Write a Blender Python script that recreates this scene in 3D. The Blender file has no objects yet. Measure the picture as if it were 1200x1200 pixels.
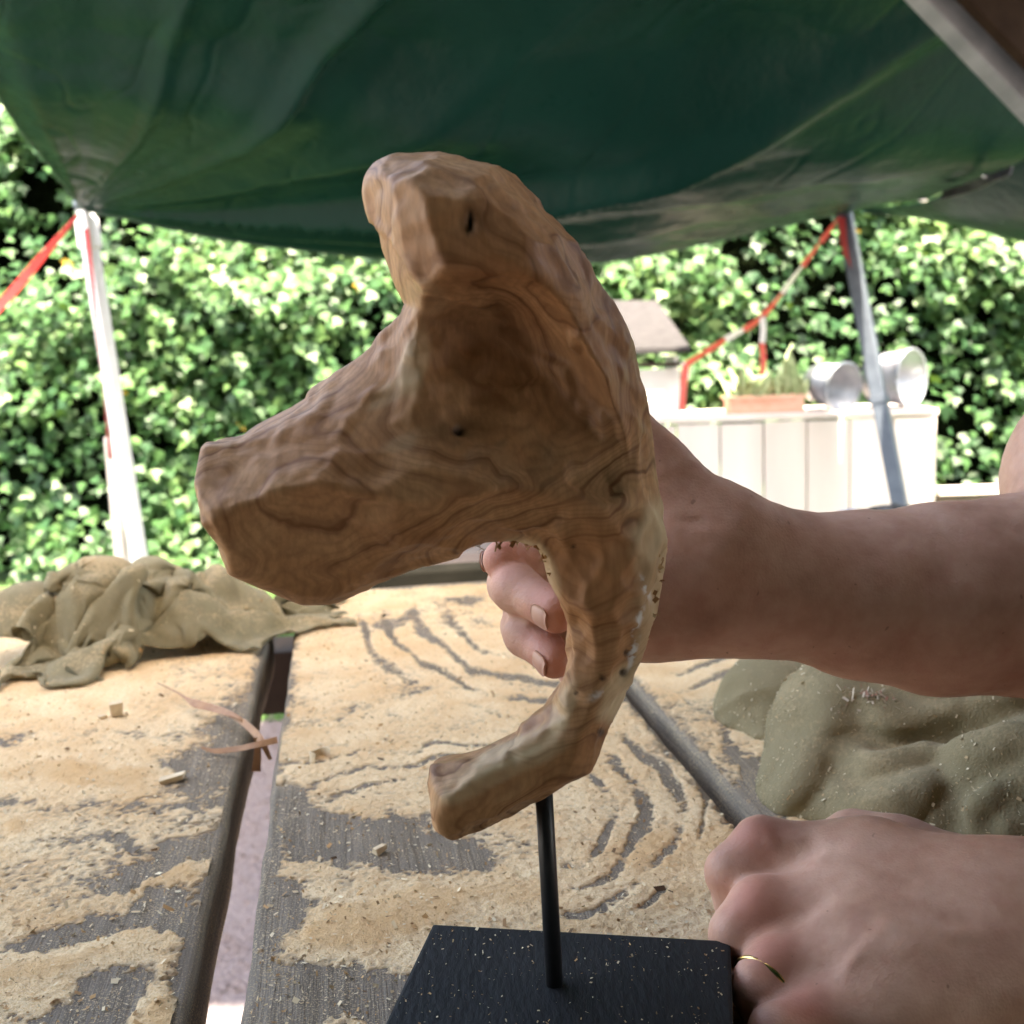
import bpy, bmesh, math, random
import numpy as np
from mathutils import Vector, Matrix, kdtree

# ------------------------------------------------------------------ camera, sky, sun, exposure
scene = bpy.context.scene
COL = scene.collection
TOP = 0.80                                   # table top height
CAM = np.array([0.0, 0.0, TOP + 0.24])
FPX = 1329.0                                 # focal length in units of a 1200 px wide picture
PITCH = math.atan((600 - 408) / FPX)
ROLL = math.radians(2.0)
_f = np.array([0, math.cos(PITCH), -math.sin(PITCH)])
_r0 = np.array([1.0, 0, 0]); _u0 = np.array([0, math.sin(PITCH), math.cos(PITCH)])
_r = math.cos(ROLL) * _r0 - math.sin(ROLL) * _u0
_u = math.cos(ROLL) * _u0 + math.sin(ROLL) * _r0

cd = bpy.data.cameras.new('camera'); cam = bpy.data.objects.new('camera', cd); COL.objects.link(cam)
cd.sensor_width = 36.0; cd.lens = 36.0 * FPX / 1200.0
cd.clip_start = 0.02; cd.clip_end = 300
cam.matrix_world = Matrix(((_r[0], _u[0], -_f[0], CAM[0]), (_r[1], _u[1], -_f[1], CAM[1]),
                           (_r[2], _u[2], -_f[2], CAM[2]), (0, 0, 0, 1)))
cd.dof.use_dof = True; cd.dof.focus_distance = 0.42; cd.dof.aperture_fstop = 17.0
scene.camera = cam

SUN_EL = math.radians(64)
SUN_AZ = math.radians(163)                   # compass style: 0 = +Y, clockwise; the sun stands behind the camera on its left
world = bpy.data.worlds.new('World'); scene.world = world; world.use_nodes = True
wn = world.node_tree.nodes; wl = world.node_tree.links; wn.clear()
wo = wn.new('ShaderNodeOutputWorld'); wb = wn.new('ShaderNodeBackground'); ws = wn.new('ShaderNodeTexSky')
ws.sky_type = 'NISHITA'; ws.sun_disc = False; ws.sun_elevation = SUN_EL; ws.sun_rotation = SUN_AZ
ws.air_density = 1.0; ws.dust_density = 4.0
wb.inputs['Strength'].default_value = 0.15
wl.new(ws.outputs[0], wb.inputs[0]); wl.new(wb.outputs[0], wo.inputs[0])
sd = bpy.data.lights.new('sun', 'SUN'); sun = bpy.data.objects.new('sun', sd); COL.objects.link(sun)
sd.energy = 4.0; sd.angle = math.radians(0.6); sd.color = (1.0, 0.95, 0.87)
sdir = Vector((math.sin(SUN_AZ) * math.cos(SUN_EL), math.cos(SUN_AZ) * math.cos(SUN_EL), math.sin(SUN_EL)))
sun.rotation_euler = sdir.to_track_quat('Z', 'Y').to_euler(); sun.location = (-6, -6, 9)
scene.view_settings.view_transform = 'Standard'; scene.view_settings.look = 'None'
scene.view_settings.exposure = 3.45; scene.view_settings.gamma = 1.0
scene.view_settings.use_white_balance = True; scene.view_settings.white_balance_temperature = 7700; scene.view_settings.white_balance_tint = 10
scene.view_settings.use_curve_mapping = False
scene.cycles.use_denoising = True
scene.cycles.max_bounces = 8; scene.cycles.diffuse_bounces = 5; scene.cycles.glossy_bounces = 3
scene.cycles.transmission_bounces = 4; scene.cycles.transparent_max_bounces = 6
scene.cycles.caustics_reflective = False; scene.cycles.caustics_refractive = False

rng = np.random.default_rng(7); random.seed(7)

# ------------------------------------------------------------------ where a picture point lies in the place
def ray(px, py):
    return _f + (px - 600) / FPX * _r - (py - 600) / FPX * _u
def P(px, py, y):                            # the point seen at (px, py) that lies y metres ahead
    d = ray(px, py); return CAM + d * (y / d[1])
def TP(px, py, z=TOP):                       # the point seen at (px, py) on a level plane
    d = ray(px, py); return CAM + d * ((z - CAM[2]) / d[2])
def project(p):
    q = np.asarray(p) - CAM
    zz = q @ _f
    return 600 + FPX * (q @ _r) / zz, 600 - FPX * (q @ _u) / zz

# ------------------------------------------------------------------ object helpers
def tag(o, label=None, cat=None, group=None, kind=None):
    if label: o['label'] = label
    if cat: o['category'] = cat
    if group: o['group'] = group
    if kind: o['kind'] = kind
    return o
def link(o, parent=None):
    COL.objects.link(o)
    if parent is not None:
        o.parent = parent
        o.matrix_parent_inverse = parent.matrix_world.inverted() if parent.matrix_world != Matrix() else Matrix()
    return o
def empty(name, loc=(0, 0, 0)):
    o = bpy.data.objects.new(name, None); o.location = loc; o.empty_display_size = 0.05
    COL.objects.link(o)
    o.matrix_world = Matrix.Translation(Vector(loc))
    return o
def mesh_obj(name, V, F, mat, parent=None, smooth=False, attrs=None):
    me = bpy.data.meshes.new(name)
    V = np.asarray(V, dtype=np.float64)
    if isinstance(F, np.ndarray):
        n, k = F.shape
        me.vertices.add(len(V)); me.vertices.foreach_set('co', V.astype(np.float32).ravel())
        me.loops.add(n * k); me.loops.foreach_set('vertex_index', F.astype(np.int32).ravel())
        me.polygons.add(n)
        me.polygons.foreach_set('loop_start', np.arange(0, n * k, k, dtype=np.int32))
        me.update(calc_edges=True); me.validate()
    else:
        me.from_pydata([tuple(v) for v in V], [], [tuple(f) for f in F]); me.update()
    if smooth: me.polygons.foreach_set('use_smooth', np.ones(len(me.polygons), dtype=bool))
    if attrs:
        for an, av in attrs.items():
            av = np.asarray(av, dtype=np.float32)
            if av.ndim == 1:
                a = me.attributes.new(an, 'FLOAT', 'POINT'); a.data.foreach_set('value', av)
            else:
                a = me.attributes.new(an, 'FLOAT_COLOR', 'POINT')
                a.data.foreach_set('color', np.c_[av, np.ones(len(av))].astype(np.float32).ravel())
    if mat: me.materials.append(mat)
    o = bpy.data.objects.new(name, me)
    return link(o, parent)
def bm_obj(name, bm, mat, parent=None, smooth=False, bevel=0.0, seg=2):
    if bevel:
        bmesh.ops.bevel(bm, geom=list(bm.edges), offset=bevel, segments=seg, affect='EDGES', profile=0.6)
    bmesh.ops.recalc_face_normals(bm, faces=list(bm.faces))
    me = bpy.data.meshes.new(name); bm.to_mesh(me); bm.free()
    if smooth: me.polygons.foreach_set('use_smooth', np.ones(len(me.polygons), dtype=bool))
    if mat: me.materials.append(mat)
    return link(bpy.data.objects.new(name, me), parent)
def bm_box(bm, c, size, axes=None, subdiv=0):
    c = np.asarray(c, float); h = np.asarray(size, float) / 2
    ax = np.eye(3) if axes is None else np.asarray(axes, float)
    vs = []
    for sx in (-1, 1):
        for sy in (-1, 1):
            for sz in (-1, 1):
                vs.append(bm.verts.new(c + sx * h[0] * ax[0] + sy * h[1] * ax[1] + sz * h[2] * ax[2]))
    for f in ((0, 1, 3, 2), (4, 6, 7, 5), (0, 4, 5, 1), (2, 3, 7, 6), (0, 2, 6, 4), (1, 5, 7, 3)):
        bm.faces.new([vs[i] for i in f])
    return vs
def box(name, c, size, mat, parent=None, axes=None, bevel=0.003, smooth=False):
    bm = bmesh.new(); bm_box(bm, c, size, axes)
    return bm_obj(name, bm, mat, parent, bevel=bevel, smooth=smooth)
def frame_axes(a, b, up=(0, 0, 1)):
    d = np.asarray(b, float) - np.asarray(a, float); L = np.linalg.norm(d); d = d / L
    s = np.cross(d, up); s /= np.linalg.norm(s); n = np.cross(s, d)
    return d, s, n, L
def bar(name, a, b, w, h, mat, parent=None, bevel=0.003, up=(0, 0, 1)):
    d, s, n, L = frame_axes(a, b, up)
    return box(name, (np.asarray(a, float) + np.asarray(b, float)) / 2, (L, w, h), mat, parent, (d, s, n), bevel)
def tube_mesh(pts, radii, n=12, cap=True):
    pts = np.asarray(pts, float); m = len(pts)
    radii = np.full(m, radii) if np.isscalar(radii) else np.asarray(radii, float)
    tang = np.gradient(pts, axis=0); tang /= np.linalg.norm(tang, axis=1)[:, None]
    ref = np.array([0, 0, 1.0]) if abs(tang[0][2]) < 0.9 else np.array([1.0, 0, 0])
    V = []; s = np.cross(tang[0], ref); s /= np.linalg.norm(s)
    for i in range(m):
        s = s - tang[i] * (s @ tang[i]); s /= np.linalg.norm(s); t = np.cross(tang[i], s)
        for k in range(n):
            a = 2 * math.pi * k / n
            V.append(pts[i] + radii[i] * (math.cos(a) * s + math.sin(a) * t))
    F = [(i * n + k, i * n + (k + 1) % n, (i + 1) * n + (k + 1) % n, (i + 1) * n + k) for i in range(m - 1) for k in range(n)]
    if cap: F += [tuple(range(n - 1, -1, -1)), tuple((m - 1) * n + k for k in range(n))]
    return V, F
def tube(name, pts, radii, mat, parent=None, n=12):
    V, F = tube_mesh(pts, radii, n); return mesh_obj(name, V, F, mat, parent, smooth=True)
def strip(name, pts, width, mat, parent=None, side=None, thick=0.0012, twist=0.0):
    """a flat ribbon with real thickness along pts"""
    pts = np.asarray(pts, float); m = len(pts)
    tang = np.gradient(pts, axis=0); tang /= np.linalg.norm(tang, axis=1)[:, None]
    side = np.array([1.0, 0, 0]) if side is None else np.asarray(side, float)
    w = np.full(m, width) if np.isscalar(width) else np.asarray(width, float)
    V = []; F = []
    for i in range(m):
        s = side - tang[i] * (side @ tang[i]); s /= np.linalg.norm(s); n_ = np.cross(tang[i], s)
        a = twist * i / max(1, m - 1); s2 = math.cos(a) * s + math.sin(a) * n_; n2 = np.cross(tang[i], s2)
        for k, (u, v) in enumerate(((-1, -1), (1, -1), (1, 1), (-1, 1))):
            V.append(pts[i] + s2 * u * w[i] / 2 + n2 * v * thick / 2)
    for i in range(m - 1):
        for k in range(4): F.append((i * 4 + k, i * 4 + (k + 1) % 4, i * 4 + 4 + (k + 1) % 4, i * 4 + 4 + k))
    F += [(3, 2, 1, 0), tuple((m - 1) * 4 + k for k in range(4))]
    return mesh_obj(name, V, F, mat, parent, smooth=False)
def catmull(pts, n):
    pts = np.asarray(pts, float); k = len(pts)
    p = np.vstack([2 * pts[0] - pts[1], pts, 2 * pts[-1] - pts[-2]])
    out = []
    for u in np.linspace(0, k - 1, n):
        i = min(int(u), k - 2); t = u - i; a, b, c, d = p[i], p[i + 1], p[i + 2], p[i + 3]
        out.append(0.5 * ((2 * b) + (-a + c) * t + (2 * a - 5 * b + 4 * c - d) * t * t + (-a + 3 * b - 3 * c + d) * t ** 3))
    return np.array(out)

# ------------------------------------------------------------------ noise
def _hash(ix, iy, iz, seed):
    h = (ix.astype(np.uint32) * np.uint32(374761393) + iy.astype(np.uint32) * np.uint32(668265263)
         + iz.astype(np.uint32) * np.uint32(2147483647) + np.uint32(seed * 9781 + 11))
    h = (h ^ (h >> np.uint32(13))) * np.uint32(1274126177)
    h = h ^ (h >> np.uint32(16))
    return (h & np.uint32(0xFFFFFF)).astype(np.float64) / 0xFFFFFF
def vnoise(p, seed=0):                       # smooth value noise in -1..1
    p = np.asarray(p, float); i = np.floor(p).astype(np.int64); f = p - i; f = f * f * f * (f * (f * 6 - 15) + 10)
    r = 0
    for dx in (0, 1):
        wx = f[:, 0] if dx else 1 - f[:, 0]
        for dy in (0, 1):
            wy = f[:, 1] if dy else 1 - f[:, 1]
            for dz in (0, 1):
                wz = f[:, 2] if dz else 1 - f[:, 2]
                r = r + wx * wy * wz * _hash(i[:, 0] + dx, i[:, 1] + dy, i[:, 2] + dz, seed)
    return r * 2 - 1
def fbm(p, oct=4, seed=0, gain=0.5):
    a, s, t = 1.0, 0, 0; q = np.asarray(p, float)
    for o in range(oct):
        s = s + a * vnoise(q, seed + o * 17); t += a; a *= gain; q = q * 2.03 + 3.7
    return s / t
def sstep(a, b, x):
    t = np.clip((x - a) / (b - a), 0, 1); return t * t * (3 - 2 * t)

# ------------------------------------------------------------------ solids from distance functions (surface nets on a sparse grid)
def smin(a, b, k):
    h = np.clip(0.5 + 0.5 * (b - a) / k, 0, 1); return b * (1 - h) + a * h - k * h * (1 - h)
def smax(a, b, k): return -smin(-a, -b, k)
def capsule(p, a, b, ra, rb):
    a = np.asarray(a, float); b = np.asarray(b, float); ab = b - a; L2 = max(ab @ ab, 1e-12)
    t = np.clip(((p - a) @ ab) / L2, 0, 1)
    return np.linalg.norm(p - a - t[:, None] * ab, axis=1) - (ra + (rb - ra) * t)
def ellipsoid(p, c, r, R=None):
    q = p - np.asarray(c, float)
    if R is not None: q = q @ np.asarray(R, float).T
    r = np.asarray(r, float); k0 = np.linalg.norm(q / r, axis=1); k1 = np.linalg.norm(q / (r * r), axis=1)
    return k0 * (k0 - 1) / np.maximum(k1, 1e-9)
def surface_nets(f, lo, hi, h, block=4, slack=1.0):
    lo = np.asarray(lo, float); hi = np.asarray(hi, float); H = h * block
    n = np.ceil((hi - lo) / H).astype(int)
    g = np.stack(np.meshgrid(*[np.arange(k) for k in n], indexing='ij'), -1).reshape(-1, 3)
    d = f(lo + (g + 0.5) * H)
    act = g[np.abs(d) < H * 0.9 * slack]
    o = np.stack(np.meshgrid(*[np.arange(block)] * 3, indexing='ij'), -1).reshape(-1, 3)
    cells = (act[:, None, :] * block + o[None]).reshape(-1, 3)
    N = n * block + 2; S = np.array([N[1] * N[2], N[2], 1], dtype=np.int64)
    cid = cells @ S
    cor = np.stack(np.meshgrid([0, 1], [0, 1], [0, 1], indexing='ij'), -1).reshape(-1, 3)
    pid = (cells[:, None, :] + cor[None]) @ S
    up, inv = np.unique(pid.ravel(), return_inverse=True)
    pi = np.stack([up // S[0], (up // S[1]) % N[1], up % N[2]], -1)
    val = np.concatenate([f(lo + q * h) for q in np.array_split(pi, max(1, len(pi) // 200000))])
    cv = val[inv].reshape(-1, 8); s = cv < 0
    mixed = s.any(1) & ~s.all(1)
    cells, cid, cv, s = cells[mixed], cid[mixed], cv[mixed], s[mixed]
    acc = np.zeros((len(cells), 3)); cnt = np.zeros(len(cells))
    for a in range(8):
        for ax in range(3):
            b = a | (4 >> ax)
            if b == a: continue
            m = s[:, a] != s[:, b]
            t = cv[:, a] / np.where(m, cv[:, a] - cv[:, b], 1)
            pt = cor[a][None] + t[:, None] * (cor[b] - cor[a])[None]
            acc[m] += pt[m]; cnt[m] += 1
    V = lo + (cells + acc / cnt[:, None]) * h
    order = np.argsort(cid); scid = cid[order]
    def find(ids):
        k = np.searchsorted(scid, ids); k = np.clip(k, 0, len(scid) - 1)
        return np.where(scid[k] == ids, order[k], -1)
    faces = []
    for ax in range(3):
        b = 4 >> ax
        m = s[:, 0] != s[:, b]
        o1, o2 = [(1, 2), (2, 0), (0, 1)][ax]
        c = cid[m]
        q = np.stack([np.nonzero(m)[0], find(c - S[o1]), find(c - S[o1] - S[o2]), find(c - S[o2])], -1)
        flip = s[m, 0]
        ok = (q >= 0).all(1)
        q = np.where(flip[:, None], q, q[:, ::-1])[ok]
        faces.append(q)
    return V, np.concatenate(faces)
def newton(f, V, it=2, e=4e-4):
    for _ in range(it):
        d = f(V); g = np.stack([f(V + np.eye(3)[k] * e) - f(V - np.eye(3)[k] * e) for k in range(3)], -1) / (2 * e)
        L = np.maximum((g * g).sum(1), 0.15)
        V = V - (d / L)[:, None] * g
    return V
def normals_of(V, F):
    n = np.cross(V[F[:, 2]] - V[F[:, 0]], V[F[:, 3]] - V[F[:, 1]])
    N = np.zeros_like(V)
    for k in range(4): np.add.at(N, F[:, k], n)
    return N / np.maximum(np.linalg.norm(N, axis=1), 1e-12)[:, None]
def relax(V, F, it=1, lam=0.5):
    for _ in range(it):
        A = np.zeros_like(V); C = np.zeros(len(V))
        for k in range(4):
            for j in (1, 3):
                np.add.at(A, F[:, k], V[F[:, (k + j) % 4]]); np.add.at(C, F[:, k], 1)
        V = V + lam * (A / np.maximum(C, 1)[:, None] - V)
    return V

# ------------------------------------------------------------------ materials
class NM:
    def __init__(s, name):
        s.m = bpy.data.materials.new(name); s.m.use_nodes = True
        s.t = s.m.node_tree; s.n = s.t.nodes; s.l = s.t.links
        s.b = s.n['Principled BSDF']; s.out = s.n['Material Output']
    def node(s, typ, **kw):
        x = s.n.new(typ)
        for k, v in kw.items():
            if hasattr(x, k): setattr(x, k, v)
        return x
    def put(s, sock, v):
        if isinstance(v, bpy.types.NodeSocket): s.l.new(v, sock)
        elif isinstance(v, (tuple, list)) and len(v) == 3 and sock.type == 'RGBA': sock.default_value = (*v, 1)
        else: sock.default_value = v
    def coord(s, scale=(1, 1, 1), rot=(0, 0, 0), out='Object'):
        tc = s.node('ShaderNodeTexCoord'); mp = s.node('ShaderNodeMapping')
        mp.inputs['Scale'].default_value = scale; mp.inputs['Rotation'].default_value = rot
        s.l.new(tc.outputs[out], mp.inputs['Vector']); return mp.outputs[0]
    def noise(s, vec, scale, detail=4, rough=0.55, dist=0.0):
        x = s.node('ShaderNodeTexNoise'); s.put(x.inputs['Vector'], vec)
        x.inputs['Scale'].default_value = scale; x.inputs['Detail'].default_value = detail
        x.inputs['Roughness'].default_value = rough; x.inputs['Distortion'].default_value = dist
        return x.outputs['Fac']
    def math(s, op, a, b=0.0, c=None):
        x = s.node('ShaderNodeMath'); x.operation = op; s.put(x.inputs[0], a); s.put(x.inputs[1], b)
        if c is not None: s.put(x.inputs[2], c)
        return x.outputs[0]
    def ramp(s, fac, stops, interp='LINEAR'):
        x = s.node('ShaderNodeValToRGB'); x.color_ramp.interpolation = interp; s.put(x.inputs[0], fac)
        e = x.color_ramp.elements
        while len(e) < len(stops): e.new(0.5)
        for q, (pos, c) in zip(e, stops):
            q.position = pos; q.color = (*c, 1) if isinstance(c, (tuple, list)) else (c, c, c, 1)
        return x.outputs[0]
    def mix(s, fac, a, b, blend='MIX'):
        x = s.node('ShaderNodeMix'); x.data_type = 'RGBA'; x.blend_type = blend
        s.put(x.inputs[0], fac); s.put(x.inputs[6], a); s.put(x.inputs[7], b); return x.outputs[2]
    def attr(s, name, col=False):
        x = s.node('ShaderNodeAttribute'); x.attribute_name = name
        return x.outputs['Color'] if col else x.outputs['Fac']
    def bump(s, h, strength=0.3, dist=0.002, normal=None):
        x = s.node('ShaderNodeBump'); x.inputs['Strength'].default_value = strength; x.inputs['Distance'].default_value = dist
        s.put(x.inputs['Height'], h)
        if normal is not None: s.l.new(normal, x.inputs['Normal'])
        return x.outputs[0]
    def done(s, color=None, rough=None, normal=None, **kw):
        if color is not None: s.put(s.b.inputs['Base Color'], color)
        if rough is not None: s.put(s.b.inputs['Roughness'], rough)
        if normal is not None: s.l.new(normal, s.b.inputs['Normal'])
        for k, v in kw.items(): s.put(s.b.inputs[k], v)
        return s.m
def simple(name, c1, c2, scale=20, rough=0.6, bump=0.2, bscale=60, bdist=0.002, stretch=(1, 1, 1), **kw):
    m = NM(name); v = m.coord(stretch)
    n1 = m.noise(v, scale, 5); n2 = m.noise(v, bscale, 4)
    return m.done(m.ramp(n1, [(0.3, c1), (0.7, c2)]), rough, m.bump(n2, bump, bdist), **kw)

# ---- carved wood: rings of a warped field cut by the facets, pale sapwood and knots where the block has them
def carved_wood():
    m = NM('carved_wood'); v = m.coord((0.76, 1.15, 0.88), (0, 0.25, 0))
    w = m.node('ShaderNodeVectorMath'); w.operation = 'ADD'
    nz = m.node('ShaderNodeTexNoise'); nz.inputs['Scale'].default_value = 30; nz.inputs['Detail'].default_value = 2
    m.l.new(v, nz.inputs['Vector'])
    sc = m.node('ShaderNodeVectorMath'); sc.operation = 'SCALE'; sc.inputs['Scale'].default_value = 0.022
    m.l.new(nz.outputs['Color'], sc.inputs[0]); m.l.new(v, w.inputs[0]); m.l.new(sc.outputs[0], w.inputs[1])
    big = m.noise(w.outputs[0], 13, 1.0, 0.35)
    wob = m.noise(v, 75, 3, 0.6)
    rings = m.math('ADD', m.math('MULTIPLY', big, 19.0), m.math('MULTIPLY', wob, 0.55))
    fr = m.math('FRACT', rings)
    late = m.ramp(fr, [(0.0, 0.50), (0.06, 0.22), (0.20, 0.08), (0.50, 0.0), (0.80, 0.25), (0.95, 0.95), (1.0, 0.70)])
    late = m.math('MULTIPLY', late, m.ramp(m.noise(v, 34, 3, 0.6), [(0.30, 0.25), (0.60, 1.0)]))
    fr2 = m.math('FRACT', m.math('ADD', m.math('MULTIPLY', big, 74.0), m.math('MULTIPLY', wob, 1.6)))
    late = m.math('ADD', late, m.math('MULTIPLY', m.ramp(fr2, [(0.0, 0.6), (0.3, 0.0), (0.7, 0.1), (1.0, 0.6)]), 0.42))
    zone = m.ramp(m.math('FRACT', m.math('MULTIPLY', rings, 0.23)), [(0.0, 0.0), (0.45, 0.35), (0.5, 0.0), (1.0, 0.28)])
    late = m.math('ADD', late, m.math('MULTIPLY', zone, 0.6))
    fine = m.noise(m.coord((1, 1, 0.25)), 520, 3)
    blot = m.noise(v, 26, 4, 0.6)
    base = m.ramp(blot, [(0.30, (0.400, 0.192, 0.082)), (0.5, (0.560, 0.298, 0.138)), (0.70, (0.690, 0.415, 0.212))])
    dark = m.mix(m.math('MULTIPLY', late, 1.0), base, (0.225, 0.098, 0.040))
    col = m.mix(m.math('MULTIPLY', m.ramp(fine, [(0.38, 0.0), (0.62, 1.0)]), 0.30), dark, (0.22, 0.11, 0.05))
    sap = m.math('MULTIPLY', m.attr('sap'), m.ramp(m.noise(v, 70, 3), [(0.30, 0.55), (0.55, 1.0)]))
    sapc = m.mix(m.math('MULTIPLY', late, 0.35), (0.76, 0.62, 0.40), (0.52, 0.32, 0.16))
    col = m.mix(sap, col, sapc)
    warm = m.attr('warm'); col = m.mix(m.math('MULTIPLY', warm, 0.45), col, (0.42, 0.185, 0.075))
    knot = m.attr('knot'); col = m.mix(knot, col, (0.028, 0.014, 0.009))
    chalk = m.attr('chalk'); col = m.mix(m.math('MULTIPLY', chalk, m.ramp(m.noise(v, 300, 2), [(0.42, 0.0), (0.52, 1.0)])), col, (0.85, 0.83, 0.8))
    bn = m.bump(m.math('ADD', m.math('MULTIPLY', fine, 0.4), m.math('MULTIPLY', late, -0.25)), 0.25, 0.0008)
    return m.done(col, m.ramp(blot, [(0.3, 0.44), (0.7, 0.58)]), bn, **{'Specular IOR Level': 0.24})
MAT = {}
MAT['carved'] = carved_wood()

def plank_mat():
    m = NM('weathered_plank'); rot = (0, 0, 0)
    v = m.attr('grainuv', True)
    mp = m.node('ShaderNodeMapping'); mp.inputs['Scale'].default_value = (1, 0.05, 1); m.l.new(v, mp.inputs['Vector'])
    g1 = m.noise(mp.outputs[0], 160, 6, 0.6, 0.4); g2 = m.noise(mp.outputs[0], 480, 4, 0.6); bl = m.noise(v, 9, 4)
    c = m.ramp(g1, [(0.30, (0.062, 0.053, 0.046)), (0.48, (0.135, 0.118, 0.103)), (0.72, (0.245, 0.212, 0.178))])
    c = m.mix(m.math('MULTIPLY', bl, 0.8), c, m.mix(m.attr('dusty'), (0.11, 0.095, 0.08), (0.26, 0.205, 0.14)))
    sp = m.ramp(m.noise(m.coord(), 1100, 2, 0.7), [(0.53, 0.0), (0.60, 1.0)])
    sp = m.math('MULTIPLY', m.math('MULTIPLY', sp, m.attr('dusty')), m.ramp(m.noise(m.coord(), 38, 4, 0.6), [(0.35, 0.25), (0.65, 1.0)]))
    c = m.mix(sp, c, (0.62, 0.47, 0.28))
    h = m.math('ADD', m.math('MULTIPLY', g1, 0.7), m.math('MULTIPLY', g2, 0.5))
    return m.done(c, 0.82, m.bump(h, 0.8, 0.0024), **{'Specular IOR Level': 0.15})
MAT['plank'] = plank_mat()

def sawdust_mat():
    m = NM('sawdust'); v = m.coord()
    a = m.noise(v, 1000, 3, 0.7); b = m.noise(v, 26, 5, 0.6); s = m.noise(v, 240, 2)
    c = m.ramp(a, [(0.22, (0.60, 0.385, 0.190)), (0.42, (0.78, 0.570, 0.330)), (0.64, (0.89, 0.72, 0.48))])
    c = m.mix(m.math('MULTIPLY', m.ramp(b, [(0.40, 0.0), (0.66, 1.0)]), 0.55), c, (0.66, 0.40, 0.185))
    c = m.mix(m.math('MULTIPLY', m.attr('orange'), 0.55), c, (0.60, 0.345, 0.145))
    c = m.mix(m.ramp(s, [(0.70, 0.0), (0.74, 1.0)]), c, (0.24, 0.15, 0.08))
    c = m.mix(m.math('MULTIPLY', m.attr('thin'), 0.6), c, (0.20, 0.17, 0.14))
    return m.done(c, 0.95, m.bump(m.math('ADD', a, m.math('MULTIPLY', s, 0.5)), 0.8, 0.0014), **{'Specular IOR Level': 0.1})
MAT['sawdust'] = sawdust_mat()
def chip_mat():
    m = NM('loose_flakes'); return m.done(m.attr('tint', True), 0.9, **{'Specular IOR Level': 0.15})
MAT['flake'] = chip_mat()

def skin_mat():
    m = NM('skin'); v = m.coord()
    big = m.noise(v, 38, 4, 0.6); mid = m.noise(v, 160, 3)
    c = m.ramp(big, [(0.30, (0.460, 0.245, 0.170)), (0.50, (0.575, 0.330, 0.236)), (0.72, (0.675, 0.420, 0.318))])
    c = m.mix(m.math('MULTIPLY', m.ramp(m.noise(v, 95, 4, 0.65), [(0.5, 0.0), (0.72, 1.0)]), 0.22), c, (0.44, 0.16, 0.12))
    c = m.mix(m.math('MULTIPLY', m.attr('red'), 0.75), c, (0.56, 0.175, 0.125))
    c = m.mix(m.ramp(m.noise(v, 330, 0), [(0.835, 0.0), (0.87, 0.5)]), c, (0.19, 0.09, 0.06))
    vo = m.node('ShaderNodeTexVoronoi'); vo.inputs['Scale'].default_value = 900; m.l.new(v, vo.inputs['Vector'])
    lines = m.noise(m.coord((1.0, 1.0, 1.0)), 420, 4, 0.6, 0.6)
    fold = m.noise(m.coord((1.0, 1.0, 0.35), (0, 0.3, 0)), 650, 3, 0.6, 0.8)
    b1 = m.bump(m.math('ADD', m.math('ADD', m.math('MULTIPLY', vo.outputs['Distance'], 0.6), lines), m.math('MULTIPLY', fold, 0.8)), 0.22, 0.0008)
    return m.done(c, m.ramp(mid, [(0.3, 0.46), (0.7, 0.60)]), b1, **{'Specular IOR Level': 0.32, 'Subsurface Weight': 0.15, 'Subsurface Radius': (0.009, 0.0035, 0.0018), 'Subsurface Scale': 0.6})
MAT['skin'] = skin_mat()
MAT['nail'] = simple('finger_nail', (0.46, 0.235, 0.17), (0.54, 0.30, 0.225), 60, 0.36, 0.1, 300, 0.0003)
MAT['gold'] = simple('gold_ring', (0.75, 0.50, 0.18), (0.8, 0.56, 0.24), 50, 0.22, 0.05, 400, 0.0002, Metallic=1.0)

def cloth_mat(name, c1, c2, dust=0.4):
    m = NM(name); v = m.coord()
    n1 = m.noise(v, 28, 5, 0.6); n2 = m.noise(v, 900, 2)
    c = m.ramp(n1, [(0.3, c1), (0.7, c2)])
    d = m.math('MULTIPLY', m.ramp(m.math('ADD', m.math('MULTIPLY', m.noise(v, 16, 4, 0.6), 0.6), m.math('MULTIPLY', m.noise(v, 420, 3, 0.7), 0.4)), [(0.50, 0.0), (0.60, 1.0)]), dust)
    g = m.node('ShaderNodeNewGeometry'); sx = m.node('ShaderNodeSeparateXYZ'); m.l.new(g.outputs['Normal'], sx.inputs[0])
    upf = m.ramp(sx.outputs['Z'], [(0.05, 0.0), (0.7, 1.0)])
    c = m.mix(m.math('MULTIPLY', d, upf), c, (0.58, 0.43, 0.25))
    return m.done(c, 0.9, m.bump(m.math('ADD', n2, m.math('MULTIPLY', m.noise(v, 120, 3), 0.8)), 0.5, 0.0016), **{'Sheen Weight': 0.06, 'Specular IOR Level': 0.08})
MAT['olive'] = cloth_mat('olive_canvas', (0.185, 0.158, 0.092), (0.265, 0.230, 0.145), 0.55)
MAT['trouser'] = cloth_mat('olive_trouser_cloth', (0.200, 0.164, 0.092), (0.265, 0.220, 0.130), 0.25)
MAT['shirt'] = simple('charcoal_shirt', (0.05, 0.05, 0.055), (0.08, 0.08, 0.085), 40, 0.9, 0.3, 600, 0.001)
MAT['hair'] = simple('brown_hair', (0.03, 0.02, 0.012), (0.07, 0.045, 0.028), 200, 0.5, 0.6, 300, 0.002)

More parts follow.
